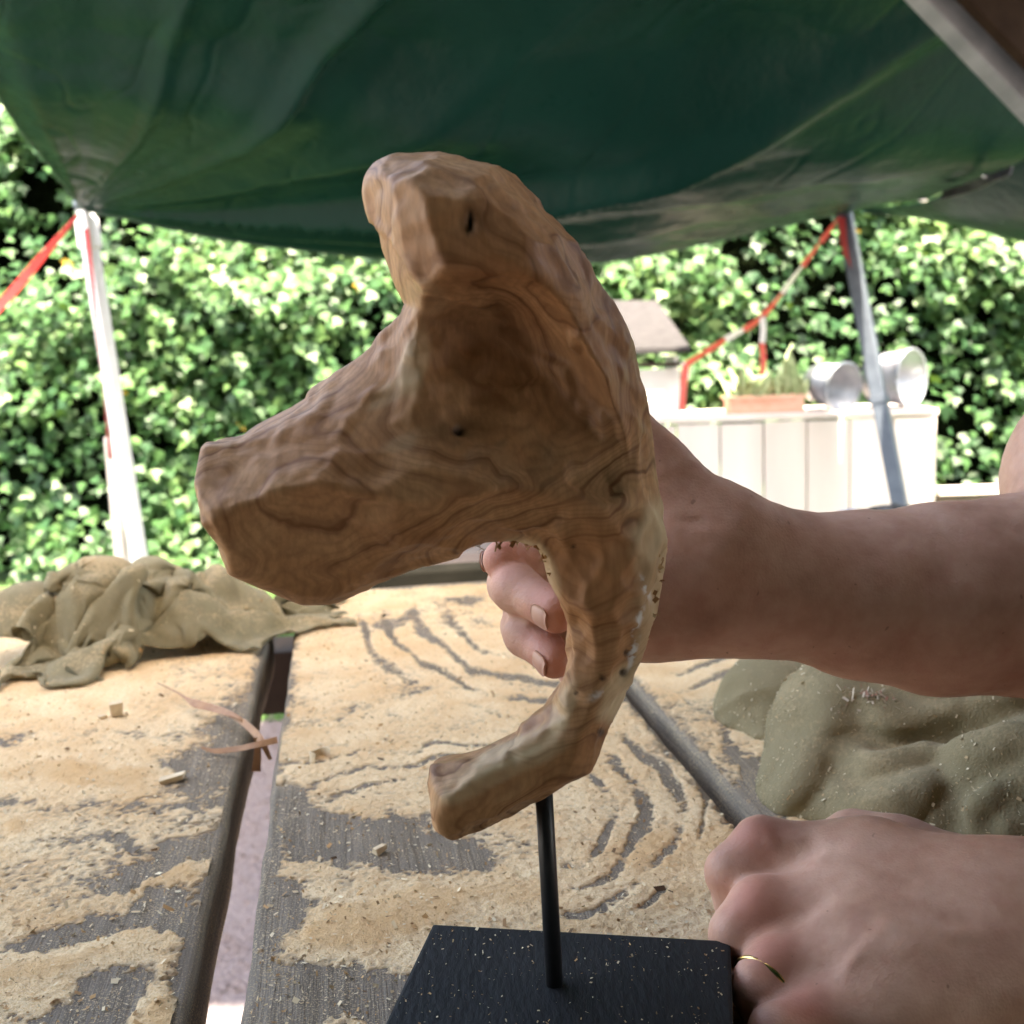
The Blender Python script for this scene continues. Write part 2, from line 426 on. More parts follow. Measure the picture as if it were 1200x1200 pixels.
def tarp_mat():
    m = NM('green_tarpaulin'); v = m.coord()
    n = m.noise(v, 3.0, 4); n2 = m.noise(v, 14, 5, 0.6); n3 = m.noise(v, 300, 2)
    c = m.ramp(n, [(0.3, (0.0022, 0.0190, 0.0145)), (0.7, (0.0040, 0.0270, 0.0205))])
    m.done(c, m.ramp(n2, [(0.3, 0.26), (0.7, 0.36)]), m.bump(m.math('ADD', m.math('MULTIPLY', n2, 1.0), m.math('MULTIPLY', n3, 0.05)), 0.35, 0.02), **{'Specular IOR Level': 0.075})
    tr = m.node('ShaderNodeBsdfTranslucent'); tr.inputs['Color'].default_value = (0.035, 0.17, 0.10, 1)
    mx = m.node('ShaderNodeMixShader'); mx.inputs[0].default_value = 0.012
    m.l.new(m.b.outputs[0], mx.inputs[1]); m.l.new(tr.outputs[0], mx.inputs[2]); m.l.new(mx.outputs[0], m.out.inputs[0])
    return m.m
MAT['tarp'] = tarp_mat()
MAT['hem'] = simple('tarpaulin_hem', (0.010, 0.045, 0.030), (0.016, 0.06, 0.04), 30, 0.5, 0.2, 120)

def leaf_mat():
    m = NM('ivy_leaf'); c = m.attr('tint', True)
    m.done(c, 0.46, **{'Specular IOR Level': 0.35})
    tr = m.node('ShaderNodeBsdfTranslucent')
    m.l.new(m.mix(0.5, c, (0.20, 0.34, 0.04), 'MIX'), tr.inputs['Color'])
    mx = m.node('ShaderNodeMixShader'); mx.inputs[0].default_value = 0.22
    m.l.new(m.b.outputs[0], mx.inputs[1]); m.l.new(tr.outputs[0], mx.inputs[2]); m.l.new(mx.outputs[0], m.out.inputs[0])
    return m.m
MAT['leaf'] = leaf_mat()
MAT['stem'] = simple('shaded_ivy_stems', (0.0012, 0.0020, 0.0009), (0.003, 0.0045, 0.002), 18, 0.95, 0.8, 30, 0.03, **{'Specular IOR Level': 0.0})  # nearly black: shade between the leaves is put into the stem colour
MAT['gravel'] = simple('gravel', (0.11, 0.092, 0.097), (0.20, 0.168, 0.172), 70, 0.9, 1.0, 90, 0.012)
MAT['lawn'] = simple('lawn', (0.035, 0.085, 0.018), (0.07, 0.15, 0.035), 14, 0.9, 0.8, 200, 0.01)
MAT['grass'] = simple('grass_blades', (0.05, 0.12, 0.025), (0.09, 0.19, 0.045), 30, 0.7, 0.1, 60)
MAT['black'] = simple('black_painted_wood', (0.011, 0.011, 0.012), (0.020, 0.020, 0.021), 40, 0.6, 0.45, 420, 0.0012, stretch=(1, 0.35, 1), **{'Specular IOR Level': 0.2})
MAT['blacksteel'] = simple('black_steel', (0.010, 0.010, 0.011), (0.018, 0.018, 0.019), 60, 0.42, 0.15, 300, 0.0006)
MAT['alu'] = simple('white_painted_pole', (0.62, 0.62, 0.62), (0.75, 0.75, 0.75), 12, 0.4, 0.05, 50)
MAT['steel'] = simple('shade_toned_steel', (0.065, 0.08, 0.105), (0.10, 0.12, 0.15), 20, 0.5, 0.1, 60, Metallic=0.4)  # steel darkened: the shade on the pole is put into its colour
MAT['zinc'] = simple('galvanised_bucket', (0.20, 0.22, 0.25), (0.32, 0.34, 0.37), 16, 0.42, 0.1, 60, Metallic=0.55)
MAT['red'] = simple('red_strap', (0.26, 0.016, 0.018), (0.36, 0.028, 0.028), 30, 0.6, 0.2, 400, 0.001)
MAT['tape_red'] = simple('red_tape', (0.62, 0.07, 0.05), (0.7, 0.12, 0.08), 30, 0.5, 0.1, 60)
MAT['tape_white'] = simple('white_tape', (0.75, 0.73, 0.7), (0.8, 0.78, 0.76), 30, 0.5, 0.1, 60)
MAT['paleboard'] = simple('pale_wood_board', (0.55, 0.46, 0.42), (0.70, 0.62, 0.58), 5, 0.75, 0.4, 40, 0.003, stretch=(1, 1, 0.12))  # pale wood base colour
MAT['whitewall'] = simple('white_hutch_board', (0.66, 0.63, 0.60), (0.76, 0.74, 0.71), 8, 0.7, 0.2, 40)
MAT['felt'] = simple('grey_roofing_felt', (0.018, 0.017, 0.019), (0.03, 0.028, 0.03), 30, 0.95, 0.5, 160, 0.003)
MAT['terracotta'] = simple('terracotta', (0.55, 0.30, 0.20), (0.65, 0.40, 0.30), 20, 0.8, 0.2, 80)
MAT['greywood'] = simple('grey_weathered_beam', (0.13, 0.145, 0.145), (0.22, 0.235, 0.235), 16, 0.75, 0.4, 80, 0.002, stretch=(1, 0.25, 1))
MAT['brownwood'] = simple('dark_brown_board', (0.035, 0.022, 0.014), (0.060, 0.038, 0.025), 16, 0.7, 0.4, 80, 0.002, stretch=(1, 0.25, 1))
MAT['roofboard'] = simple('dark_roof_board', (0.016, 0.010, 0.007), (0.030, 0.020, 0.013), 16, 0.9, 0.4, 80, 0.002, **{'Specular IOR Level': 0.03})
MAT['benchwood'] = simple('bench_wood', (0.20, 0.155, 0.13), (0.30, 0.24, 0.20), 16, 0.8, 0.4, 80, 0.002, stretch=(0.2, 1, 1))
MAT['chipwood'] = simple('fresh_wood_chip', (0.62, 0.47, 0.29), (0.76, 0.62, 0.43), 120, 0.75, 0.4, 500, 0.0006)
MAT['shaving'] = simple('wood_shaving', (0.30, 0.14, 0.06), (0.42, 0.22, 0.10), 120, 0.6, 0.4, 600, 0.0005)
MAT['darkbag'] = simple('black_nylon', (0.012, 0.013, 0.016), (0.03, 0.03, 0.036), 30, 0.6, 0.5, 60, 0.006)
MAT['bluebag'] = simple('blue_nylon', (0.03, 0.08, 0.28), (0.05, 0.12, 0.38), 30, 0.6, 0.3, 60, 0.004)
MAT['chrome'] = simple('brass_eyelet', (0.75, 0.75, 0.76), (0.85, 0.85, 0.86), 50, 0.15, 0.02, 60, Metallic=1.0)

# ------------------------------------------------------------------ ground
def sheet(name, x0, x1, y0, y1, z, mat, nx=2, ny=2):
    xs = np.linspace(x0, x1, nx); ys = np.linspace(y0, y1, ny)
    V = [(x, y, z) for y in ys for x in xs]
    F = [(j * nx + i, j * nx + i + 1, (j + 1) * nx + i + 1, (j + 1) * nx + i) for j in range(ny - 1) for i in range(nx - 1)]
    return mesh_obj(name, V, F, mat)
tag(sheet('ground', -60, 60, -60, 60, 0.0, MAT['gravel']), 'grey pink gravel ground under and around the table', 'ground', kind='structure')
tag(sheet('lawn', -9, 9, 3.15, 6.0, 0.004, MAT['lawn']), 'narrow strip of lawn between gravel and hedge', 'lawn', kind='structure')
# grass blades along the lawn
nb = 22000
bx = rng.uniform(-2.4, 0.6, nb); by = rng.uniform(3.15, 4.9, nb); bh = rng.uniform(0.02, 0.055, nb); ba = rng.uniform(0, 6.28, nb)
V = np.zeros((nb * 3, 3)); lean = rng.normal(0, 0.018, (nb, 2))
V[0::3] = np.c_[bx - 0.003 * np.cos(ba), by - 0.003 * np.sin(ba), np.full(nb, 0.0)]
V[1::3] = np.c_[bx + 0.003 * np.cos(ba), by + 0.003 * np.sin(ba), np.full(nb, 0.0)]
V[2::3] = np.c_[bx + lean[:, 0], by + lean[:, 1], bh]
tag(mesh_obj('grass', V, np.arange(nb * 3).reshape(-1, 3), MAT['grass']), 'short grass blades of the lawn strip', 'grass', kind='stuff')
# loose stones in the gravel where the gap between the planks shows it
ns = 4000
sc_ = rng.uniform(0.004, 0.013, ns); cx = rng.uniform(-1.1, 0.1, ns); cy = rng.uniform(1.0, 3.25, ns)
tet = np.array([(1, 0, -.4), (-.5, .87, -.4), (-.5, -.87, -.4), (0, 0, .8)])
rot = rng.uniform(0, 6.28, ns); ca, sa = np.cos(rot), np.sin(rot)
V = np.stack([np.stack([cx + sc_ * (ca * t[0] - sa * t[1]), cy + sc_ * (sa * t[0] + ca * t[1]), sc_ * (t[2] + .3)], -1) for t in tet], 1).reshape(-1, 3)
F = (np.arange(ns)[:, None, None] * 4 + np.array([(0, 1, 3), (1, 2, 3), (2, 0, 3)])[None]).reshape(-1, 3)
tag(mesh_obj('gravel', V, F, MAT['gravel']), 'loose grey pink stones lying under the table gap', 'gravel', kind='stuff')

# ------------------------------------------------------------------ ivy hedge
HY = 5.0
hedge = empty('ivy_hedge', (0, HY + 0.3, 0))
tag(hedge, 'tall dense green ivy hedge closing off the yard', 'hedge')
def hedge_depth(x, z):
    p = np.c_[x * 1.5, z * 1.7, np.zeros_like(x)]
    return 0.26 * fbm(p, 3, 3) + 0.20 * fbm(p * 2.7, 2, 9)
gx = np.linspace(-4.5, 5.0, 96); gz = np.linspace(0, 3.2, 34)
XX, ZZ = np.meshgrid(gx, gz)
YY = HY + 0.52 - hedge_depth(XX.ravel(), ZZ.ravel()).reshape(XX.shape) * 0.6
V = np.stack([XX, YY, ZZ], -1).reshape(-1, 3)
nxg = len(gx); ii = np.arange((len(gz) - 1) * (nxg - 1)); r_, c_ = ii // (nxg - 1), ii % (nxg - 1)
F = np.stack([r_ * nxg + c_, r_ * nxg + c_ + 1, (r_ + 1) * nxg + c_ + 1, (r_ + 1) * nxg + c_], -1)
mesh_obj('shaded_stem_mass', V, F, MAT['stem'], hedge)
# one ivy leaf: five lobes with a folded midrib, 8 triangles
leaf2d = np.array([(0, -.42), (.40, -.30), (.52, .02), (.24, .10), (.0, .62), (-.24, .10), (-.52, .02), (-.40, -.30)])
leafV = np.r_[[(0, -0.05, 0.0)], np.c_[leaf2d, 0.16 * np.abs(leaf2d[:, 0]) + 0.05 * leaf2d[:, 1] ** 2 * -1]]
leafF = np.array([(0, 1 + k, 1 + (k + 1) % 8) for k in range(8)])
def leaf_frames(n):
    x = rng.uniform(-3.6, 4.4, n); z = rng.uniform(0.0, 3.0, n)
    dpt = hedge_depth(x, z)
    clump = fbm(np.c_[x * 1.5, z * 1.8, np.zeros(n)], 3, 21)
    keep = rng.random(n) < np.clip(0.86 + 2.4 * clump, 0.20, 1.0)
    x, z, dpt, clump = x[keep], z[keep], dpt[keep], clump[keep]; m = len(x)
    y = HY + 0.25 - dpt - np.abs(rng.normal(0, 0.09, m)) + rng.uniform(0, 0.16, m)
    pos = np.c_[x, y, z]
    nrm = np.c_[rng.normal(0, 0.42, m), -np.abs(rng.normal(0.8, 0.3, m)), rng.normal(0.55, 0.42, m)]
    nrm /= np.linalg.norm(nrm, axis=1)[:, None]
    up = np.c_[rng.normal(0, 0.6, m), np.zeros(m), -np.ones(m)]
    up -= nrm * (up * nrm).sum(1)[:, None]; up /= np.linalg.norm(up, axis=1)[:, None]
    sd_ = np.cross(up, nrm)
    size = rng.uniform(0.034, 0.072, m)
    k = rng.random(m)
    c1 = np.array([0.016, 0.052, 0.018]); c2 = np.array([0.046, 0.108, 0.032]); c3 = np.array([0.105, 0.175, 0.055])
    t = np.clip(k * 0.9 + 0.5 * clump, 0, 1)[:, None]
    tint = np.where(t < .6, c1 + (c2 - c1) * t / .6, c2 + (c3 - c2) * (t - .6) / .4)
    yel = rng.random(m) < 0.0015; tint = tint * np.array([1.0, 1.02, 1.1]); tint[yel] = (0.62, 0.40, 0.05)
    return pos, sd_, up, nrm, size, tint
pos, lx, ly, lz, lsz, tint = leaf_frames(80000)
# the 300 nearest leaves that the picture shows are parts; the others are one mass
upx, upy = project(pos)
vis = (upx > 5) & (upx < 1195) & (upy > 130) & (upy < 690) & ~((upx > 250) & (upx < 760)) & ~((upx > 700) & (upy > 480))
score = np.where(vis, lsz / pos[:, 1] * (1.6 - (pos[:, 1] - HY)), 0)
big = np.argsort(-score)[:300]; rest = np.setdiff1d(np.arange(len(pos)), big)
Vr = (pos[rest][:, None, :] + lsz[rest][:, None, None] * (leafV[None, :, 0:1] * lx[rest][:, None] + leafV[None, :, 1:2] * ly[rest][:, None] + leafV[None, :, 2:3] * lz[rest][:, None])).reshape(-1, 3)
Fr = (np.arange(len(rest))[:, None, None] * 9 + leafF[None]).reshape(-1, 3)
fol = mesh_obj('foliage', Vr, Fr, MAT['leaf'], hedge, attrs={'tint': np.repeat(tint[rest], 9, axis=0)})
fol['kind'] = 'stuff'
leaf_meshes = []
for k, c in enumerate([(0.026, 0.078, 0.022), (0.046, 0.108, 0.032), (0.07, 0.135, 0.04), (0.105, 0.175, 0.055), (0.62, 0.40, 0.05)]):
    o = mesh_obj('leaf', leafV, leafF, MAT['leaf'], hedge, attrs={'tint': np.tile(c, (9, 1))}); leaf_meshes.append(o.data)
    COL.objects.unlink(o); bpy.data.objects.remove(o)
for j, i in enumerate(big):
    o = bpy.data.objects.new('leaf', leaf_meshes[4 if j % 60 == 7 else int(rng.integers(0, 4))])
    Mx = Matrix(((lx[i][0] * lsz[i], ly[i][0] * lsz[i], lz[i][0] * lsz[i], pos[i][0]),
                 (lx[i][1] * lsz[i], ly[i][1] * lsz[i], lz[i][1] * lsz[i], pos[i][1]),
                 (lx[i][2] * lsz[i], ly[i][2] * lsz[i], lz[i][2] * lsz[i], pos[i][2]), (0, 0, 0, 1)))
    link(o, hedge); o.matrix_local = Mx

# ------------------------------------------------------------------ tarpaulin roof
A = P(97, 246, 3.9); B = P(985, 249, 4.4)
far_pts = catmull([A, P(180, 264, 3.93), P(300, 284, 3.98), P(440, 300, 4.05), P(580, 309, 4.12), P(700, 306, 4.18), P(820, 286, 4.26), P(915, 264, 4.34), B], 121)
left_pts = catmull([A, P(48, 184, 3.5), P(0, 116, 3.15), P(-25, 60, 3.0), P(-25, -60, 2.75), (-0.50, 2.45, 2.25), (-0.42, 1.9, 2.3), (-0.55, 1.25, 2.35), (-0.62, 0.92, 2.32), (-0.60, 0.69, 2.3), (0.42, 0.60, 2.3), (0.42, 0.51, 2.28), (-0.50, 0.38, 2.2), (-1.25, 0.15, 1.85), (-1.6, -0.5, 1.1), (-1.6, -1.2, 0.5), (-1.5, -1.8, 0.06)], 2000)  # unseen near edge is shaped to let sky light in and block sun
right_pts = catmull([B, P(1085, 229, 3.85), P(1200, 186, 3.35), (1.65, 3.0, 1.85), (1.7, 2.75, 1.92), (1.75, 2.35, 2.0), (1.8, 1.8, 2.1), (1.8, 1.25, 2.15), (1.8, 0.95, 2.16), (1.8, 0.82, 2.16), (1.78, 0.72, 2.15), (1.78, 0.6, 2.15), (1.75, 0.45, 2.05), (1.7, 0.1, 1.7), (1.6, -0.6, 1.0), (1.5, -1.2, 0.5), (1.4, -1.8, 0.06)], 2000)  # unseen rear is dropped low to darken the camera side
ns_, nt_ = 401, 331
_ix = np.round(1999 * np.linspace(0, 1, nt_) ** 1.8).astype(int); _ix = np.maximum(_ix, np.arange(nt_)); left_pts, right_pts = left_pts[_ix], right_pts[_ix]
S = np.linspace(0, 1, ns_); tt = np.linspace(0, 1, nt_)
farv = np.stack([np.interp(S, np.linspace(0, 1, 121), far_pts[:, k]) for k in range(3)], -1)
lin0 = A[None] + (B - A)[None] * S[:, None]
dev = farv - lin0
TV = np.zeros((nt_, ns_, 3))
for j in range(nt_):
    yy = left_pts[j][1]
    decay = math.exp(-(max(0.0, A[1] - yy) / 0.75))
    TV[j] = left_pts[j][None] * (1 - S)[:, None] + right_pts[j][None] * S[:, None] + dev * decay
flat = TV.reshape(-1, 3).copy()
def folds(corner, base_dir, sgn, spec, Lr):
    q = flat[:, :2] - corner[None, :2]; r = np.hypot(q[:, 0], q[:, 1])
    a0 = math.atan2(base_dir[1], base_dir[0])
    th = np.degrees(sgn * ((np.arctan2(q[:, 1], q[:, 0]) - a0 + np.pi) % (2 * np.pi) - np.pi))
    z = np.zeros(len(q))
    for (t0, w, a, curve) in spec:
        t = th - t0 - curve * r
        z += a * np.exp(-(t / w) ** 2)
    env = np.clip(r / 0.25, 0, 1) * np.minimum(r, 1.2) * np.exp(-np.maximum(r - Lr, 0) / (0.7 * Lr))
    return z * env
dz = 0.52 * folds(A, farv[-1] - A, -1, [(2.0, 1.6, -0.016, 0.5), (5.2, 1.5, 0.024, 0.6), (8.5, 1.5, -0.036, 1.0), (12.5, 1.6, 0.040, 1.2), (17.5, 1.5, -0.050, 1.4), (22, 1.5, 0.050, 1.6), (26, 1.0, -0.19, 1.6), (32, 3.0, 0.030, 1.5), (39, 2.0, -0.040, 2.0), (46, 2.6, 0.028, 1.5), (53, 1.2, -0.070, 1.0), (60, 2.6, 0.025, 1.0), (68, 1.4, -0.040, 0.5), (77, 3.5, 0.025, 0.0), (88, 3, -0.03, 0.0)], 1.5)
dz += folds(B, A - B, 1, [(8, 3, 0.012, 0), (16, 3, -0.016, 0), (28, 5, 0.016, 0), (44, 4, -0.014, 0), (60, 5, 0.014, 0)], 0.8)
wr = fbm(np.c_[flat[:, 0] * 2.2, flat[:, 1] * 3.0, np.zeros(len(flat))], 4, 33)
dz += 0.016 * wr * np.clip((A[1] + 0.2 - flat[:, 1]) * 2, 0, 1)
cz = fbm(np.c_[flat[:, 0] * 5 + flat[:, 1] * 4, flat[:, 1] * 3 - flat[:, 0] * 2, np.zeros(len(flat))], 2, 44)
dz += 0.004 * np.exp(-(cz / 0.05) ** 2)
for yc in (3.55, 3.0):                       # packing creases that run across the sheet
    dz += 0.004 * np.exp(-((flat[:, 1] - yc - 0.05 * flat[:, 0]) / 0.03) ** 2)
flat[:, 2] += dz
ii = np.arange((nt_ - 1) * (ns_ - 1)); r_, c_ = ii // (ns_ - 1), ii % (ns_ - 1)
F = np.stack([r_ * ns_ + c_, r_ * ns_ + c_ + 1, (r_ + 1) * ns_ + c_ + 1, (r_ + 1) * ns_ + c_], -1)
tarp = mesh_obj('tarpaulin', flat, F, MAT['tarp'], smooth=True)
tag(tarp, 'large dark green tarpaulin roof with folds running from its corner', 'tarpaulin')
sol = tarp.modifiers.new('thickness', 'SOLIDIFY'); sol.thickness = 0.0015; sol.offset = 1
grid = flat.reshape(nt_, ns_, 3)
tube('hem', grid[0] + np.array([0, -0.002, 0.0]), 0.006, MAT['hem'], tarp, n=8)
tube('hem', grid[:, 0] + np.array([0.002, 0, 0.0]), 0.006, MAT['hem'], tarp, n=8)

# second sheet on the far side of the steel pole
tl = catmull([P(1012, 247, 4.5), P(1060, 252, 4.4), P(1120, 263, 4.25), P(1200, 283, 4.05), P(1330, 318, 3.8)], 60)
tu = catmull([P(1012, 243, 4.42), P(1085, 232, 3.95), P(1140, 212, 3.65), P(1200, 180, 3.4), P(1330, 100, 3.0)], 60)
V = []; nv = 24
for j in range(nv):
    k = j / (nv - 1)
    V.append(tl * (1 - k) + tu * k + np.array([0, 0, 1.0])[None] * (-0.10 * math.sin(math.pi * k) * np.linspace(0, 1, 60)[:, None] + 0.012 * np.sin(np.linspace(0, 9, 60) + 3 * k)[:, None] * k))
V = np.concatenate(V); ii = np.arange((nv - 1) * 59); r_, c_ = ii // 59, ii % 59
F = np.stack([r_ * 60 + c_, r_ * 60 + c_ + 1, (r_ + 1) * 60 + c_ + 1, (r_ + 1) * 60 + c_], -1)
t2 = tag(mesh_obj('tarpaulin_flap', V, F, MAT['tarp'], smooth=True), 'smaller green tarpaulin sheet laced to the large roof beside the steel pole', 'tarpaulin')
sol = t2.modifiers.new('thickness', 'SOLIDIFY'); sol.thickness = 0.0015; sol.offset = 1
strip('hem', tl + (tu - tl) * 0.10 + np.array([0, -0.004, -0.004]), 0.035, MAT['hem'], t2, side=(0, 1, 0.4), thick=0.004)
for (px, py, y) in ((1082, 234, 3.75), (1158, 206, 3.4), (1176, 201, 3.35)):
    bm = bmesh.new(); bmesh.ops.create_uvsphere(bm, u_segments=16, v_segments=8, radius=0.013)
    for v in bm.verts: v.co = Vector(P(px, py, y - 0.05)) + Vector((v.co.x * 1.3, v.co.y * 0.4, v.co.z * 0.6))
    bm_obj('eyelet', bm, MAT['chrome'], t2, smooth=True)
strip('lacing', catmull([P(1105, 229, 3.65), P(1135, 220, 3.5), P(1160, 210, 3.33), P(1185, 200, 3.25)], 14), 0.03, MAT['darkbag'], t2, side=(0, 1, 0.5), thick=0.006)

# beams at the edge of the shelter
a, b = P(1035, -70, 2.5), P(1330, 240, 2.6)
gb = bar('roof_beam', a, b, 0.085, 0.05, MAT['greywood'], up=(0, -1, 0.35), bevel=0.004)
tag(gb, 'grey weathered timber beam crossing under the tarpaulin', 'beam')
a2, b2 = P(1125, -90, 2.46), P(1420, 220, 2.56)
tag(bar('roof_board', a2, b2, 0.24, 0.03, MAT['roofboard'], up=(0, -1, 0.35), bevel=0.004), 'dark brown board fixed alongside the grey roof beam', 'board')

# ------------------------------------------------------------------ poles, straps
pole1 = empty('tent_pole', P(168, 700, 3.92) * np.array([1, 1, 0]))
tag(pole1, 'white square tent pole carrying the tarpaulin corner, red strap beside it', 'pole')
top1, low1 = P(99, 244, 3.92), P(166, 672, 3.92)
ext = low1 + (low1 - top1) * ((low1[2] - 0.0) / (top1[2] - low1[2]))
bar('shaft', ext, top1, 0.044, 0.044, MAT['alu'], pole1, up=(0.5, 1, 0), bevel=0.006)
bar('collar', top1 + (ext - top1) * 0.02, top1 + (ext - top1) * 0.085, 0.056, 0.056, MAT['alu'], pole1, up=(0.5, 1, 0), bevel=0.006)
box('foot_plate', ext + np.array([0, 0, 0.006]), (0.16, 0.16, 0.012), MAT['alu'], pole1)
bm = bmesh.new(); bmesh.ops.create_uvsphere(bm, u_segments=12, v_segments=8, radius=0.022)
for v in bm.verts: v.co = v.co + Vector(top1 + np.array([-0.012, -0.01, 0.012]))
bm_obj('cap', bm, MAT['steel'], pole1, smooth=True)
tag(strip('guy_strap', catmull([P(92, 252, 3.88), P(50, 300, 3.72), P(0, 358, 3.55), P(-160, 530, 3.1), P(-420, 830, 2.5)], 24), np.r_[np.linspace(0.014, 0.03, 8), np.full(16, 0.028)], MAT['red'], side=(0.2, -0.3, 1), twist=1.2), 'red guy strap pulled tight from the white tent pole', 'strap')
tag(strip('loose_strap', catmull([P(101, 268, 3.87), P(110, 350, 3.86), P(117, 420, 3.86), P(124, 480, 3.86), P(129, 538, 3.86)], 24), 0.022, MAT['red'], side=(1, -0.4, 0), twist=1.5), 'loose dark red strap hanging down along the white tent pole', 'strap')

pole2 = empty('tent_pole', P(1062, 760, 4.15) * np.array([1, 1, 0]))
tag(pole2, 'steel tent pole toned blue grey for shade, standing before the pale crate', 'pole')
top2, low2 = P(989, 250, 4.33), P(1056, 600, 4.05)
ext2 = low2 + (low2 - top2) * (low2[2] / (top2[2] - low2[2]))
bar('shaft', ext2, top2, 0.052, 0.052, MAT['steel'], pole2, up=(0.6, 1, 0), bevel=0.006)
bar('collar', top2 + (ext2 - top2) * 0.45, top2 + (ext2 - top2) * 0.47, 0.06, 0.06, MAT['steel'], pole2, up=(0.6, 1, 0), bevel=0.004)
box('foot_plate', ext2 + np.array([0, 0, 0.006]), (0.16, 0.16, 0.012), MAT['steel'], pole2)
tag(strip('loose_strap', catmull([P(986, 255, 4.28), P(989, 285, 4.27), P(997, 322, 4.27)], 12), 0.026, MAT['red'], side=(1, -0.3, 0), twist=1.2), 'short red strap end hanging from the top of the steel pole', 'strap')
tape = empty('barrier_tape', P(893, 370, 4.32)); tag(tape, 'red and white barrier tape drooping from the steel pole to the hutch', 'tape')
tp = catmull([P(984, 254, 4.30), P(940, 312, 4.32), P(893, 371, 4.34), P(850, 398, 4.36), P(804, 427, 4.38)], 41)
for k in range(0, 40, 5):
    strip('tape_band', tp[k:k + 6], 0.024, MAT['tape_red'] if (k // 5) % 3 != 2 else MAT['tape_white'], tape, side=(0.3, -0.6, 0.8), twist=0.8)
for k, (p0, p1) in enumerate((((893, 371), (893, 402)), ((893, 402), (893, 440)))):
    strip('tape_end', catmull([P(*p0, 4.34), P(p0[0] + 1.5, (p0[1] + p1[1]) / 2, 4.33), P(*p1, 4.34)], 8), 0.022, MAT['tape_white' if k == 0 else 'tape_red'], tape, side=(1, -0.2, 0), twist=0.5)
strip('tape_end', catmull([P(804, 427, 4.37), P(801, 452, 4.36), P(799, 482, 4.36)], 10), 0.026, MAT['tape_red'], tape, side=(1, -0.2, 0), twist=0.4)

# pale wooden trestle beside the white pole
tr_ = empty('trestle', P(150, 720, 3.97) * np.array([1, 1, 0])); tag(tr_, 'pale wooden trestle leaning beside the white tent pole', 'trestle')
def to_floor(p, q): return q + (q - p) * (q[2] / (p[2] - q[2]))
p0, p1 = P(127, 512, 4.02), P(141, 670, 3.98); bar('leg', to_floor(p0, p1), p0, 0.03, 0.045, MAT['paleboard'], tr_)
p0, p1 = P(153, 592, 4.06), P(141, 640, 4.06); bar('brace', P(158, 590, 4.06), P(138, 668, 4.04), 0.028, 0.03, MAT['paleboard'], tr_)
p0, p1 = P(140, 520, 4.10), P(155, 670, 4.12); bar('leg', to_floor(p0, p1), p0, 0.03, 0.04, MAT['paleboard'], tr_)
bar('rung', P(131, 566, 4.03), P(147, 568, 4.11), 0.03, 0.03, MAT['paleboard'], tr_)

# ------------------------------------------------------------------ things by the hedge: crate, hutch, buckets, trough
cy0 = 4.45
pl = P(640, 497, cy0); pr = P(1097, 487, cy0); ctop = (pl[2] + pr[2]) / 2
crate = empty('board_crate', ((pl[0] + pr[0]) / 2, cy0, 0)); tag(crate, 'pale crate of upright boards beside the hutch', 'crate')
xs = np.linspace(pl[0], pr[0], 10)
for k in range(9):
    w = xs[k + 1] - xs[k] - 0.006
    box('board', ((xs[k] + xs[k + 1]) / 2, cy0 + rng.uniform(-.003, .003), ctop / 2 - 0.006 + rng.uniform(-.003, .003)), (w, 0.022, ctop - 0.012), MAT['paleboard'], crate, bevel=0.002)
for sx in (pl[0] + 0.012, pr[0] - 0.012):
    box('side_board', (sx, cy0 + 0.24, ctop / 2 - 0.006), (0.022, 0.44, ctop - 0.014), MAT['paleboard'], crate, bevel=0.002)
box('lid_board', ((pl[0] + pr[0]) / 2, cy0 + 0.105, ctop + 0.006), (pr[0] - pl[0] + 0.01, 0.24, 0.022), MAT['paleboard'], crate)
box('lid_board', ((pl[0] + pr[0]) / 2, cy0 + 0.355, ctop + 0.005), (pr[0] - pl[0] + 0.01, 0.235, 0.022), MAT['paleboard'], crate)
LID = ctop + 0.017

hut = empty('hutch', (P(720, 500, 4.62)[0], 4.6, LID)); tag(hut, 'white wooden hutch with sloping grey felt roof on the crate', 'hutch')
hl, hr = P(655, 430, 4.5)[0], P(797, 430, 4.5)[0]; hz = P(790, 432, 4.5)[2]
box('front_wall', ((hl + hr) / 2, 4.52, (LID + hz) / 2), (hr - hl, 0.02, hz - LID), MAT['whitewall'], hut)
box('side_wall', (hr - 0.011, 4.66, (LID + hz + 0.05) / 2), (0.02, 0.26, hz + 0.05 - LID), MAT['whitewall'], hut)
box('side_wall', (hl + 0.011, 4.66, (LID + hz + 0.05) / 2), (0.02, 0.26, hz + 0.05 - LID), MAT['whitewall'], hut)
box('dark_gap_strip', ((hl + hr) / 2, 4.505, hz + 0.018), (hr - hl + 0.02, 0.02, 0.018), MAT['brownwood'], hut)  # brown strip put in for the dark gap under the roof
ra = P(640, 418, 4.44); rb = P(809, 413, 4.44); rc = P(770, 358, 4.86); rd = P(620, 358, 4.86)
dv = np.array([0, 0, 0.022]); V = [ra, rb, rc, rd, ra + dv, rb + dv, rc + dv, rd + dv]
bm = bmesh.new(); vs = [bm.verts.new(v) for v in V]
for f in ((0, 3, 2, 1), (4, 5, 6, 7), (0, 1, 5, 4), (1, 2, 6, 5), (2, 3, 7, 6), (3, 0, 4, 7)): bm.faces.new([vs[i] for i in f])
bm_obj('roof', bm, MAT['felt'], hut, bevel=0.003)
bar('post', P(803, 424, 4.45), P(803, 445, 4.45), 0.03, 0.02, MAT['whitewall'], hut, up=(0, 1, 0))

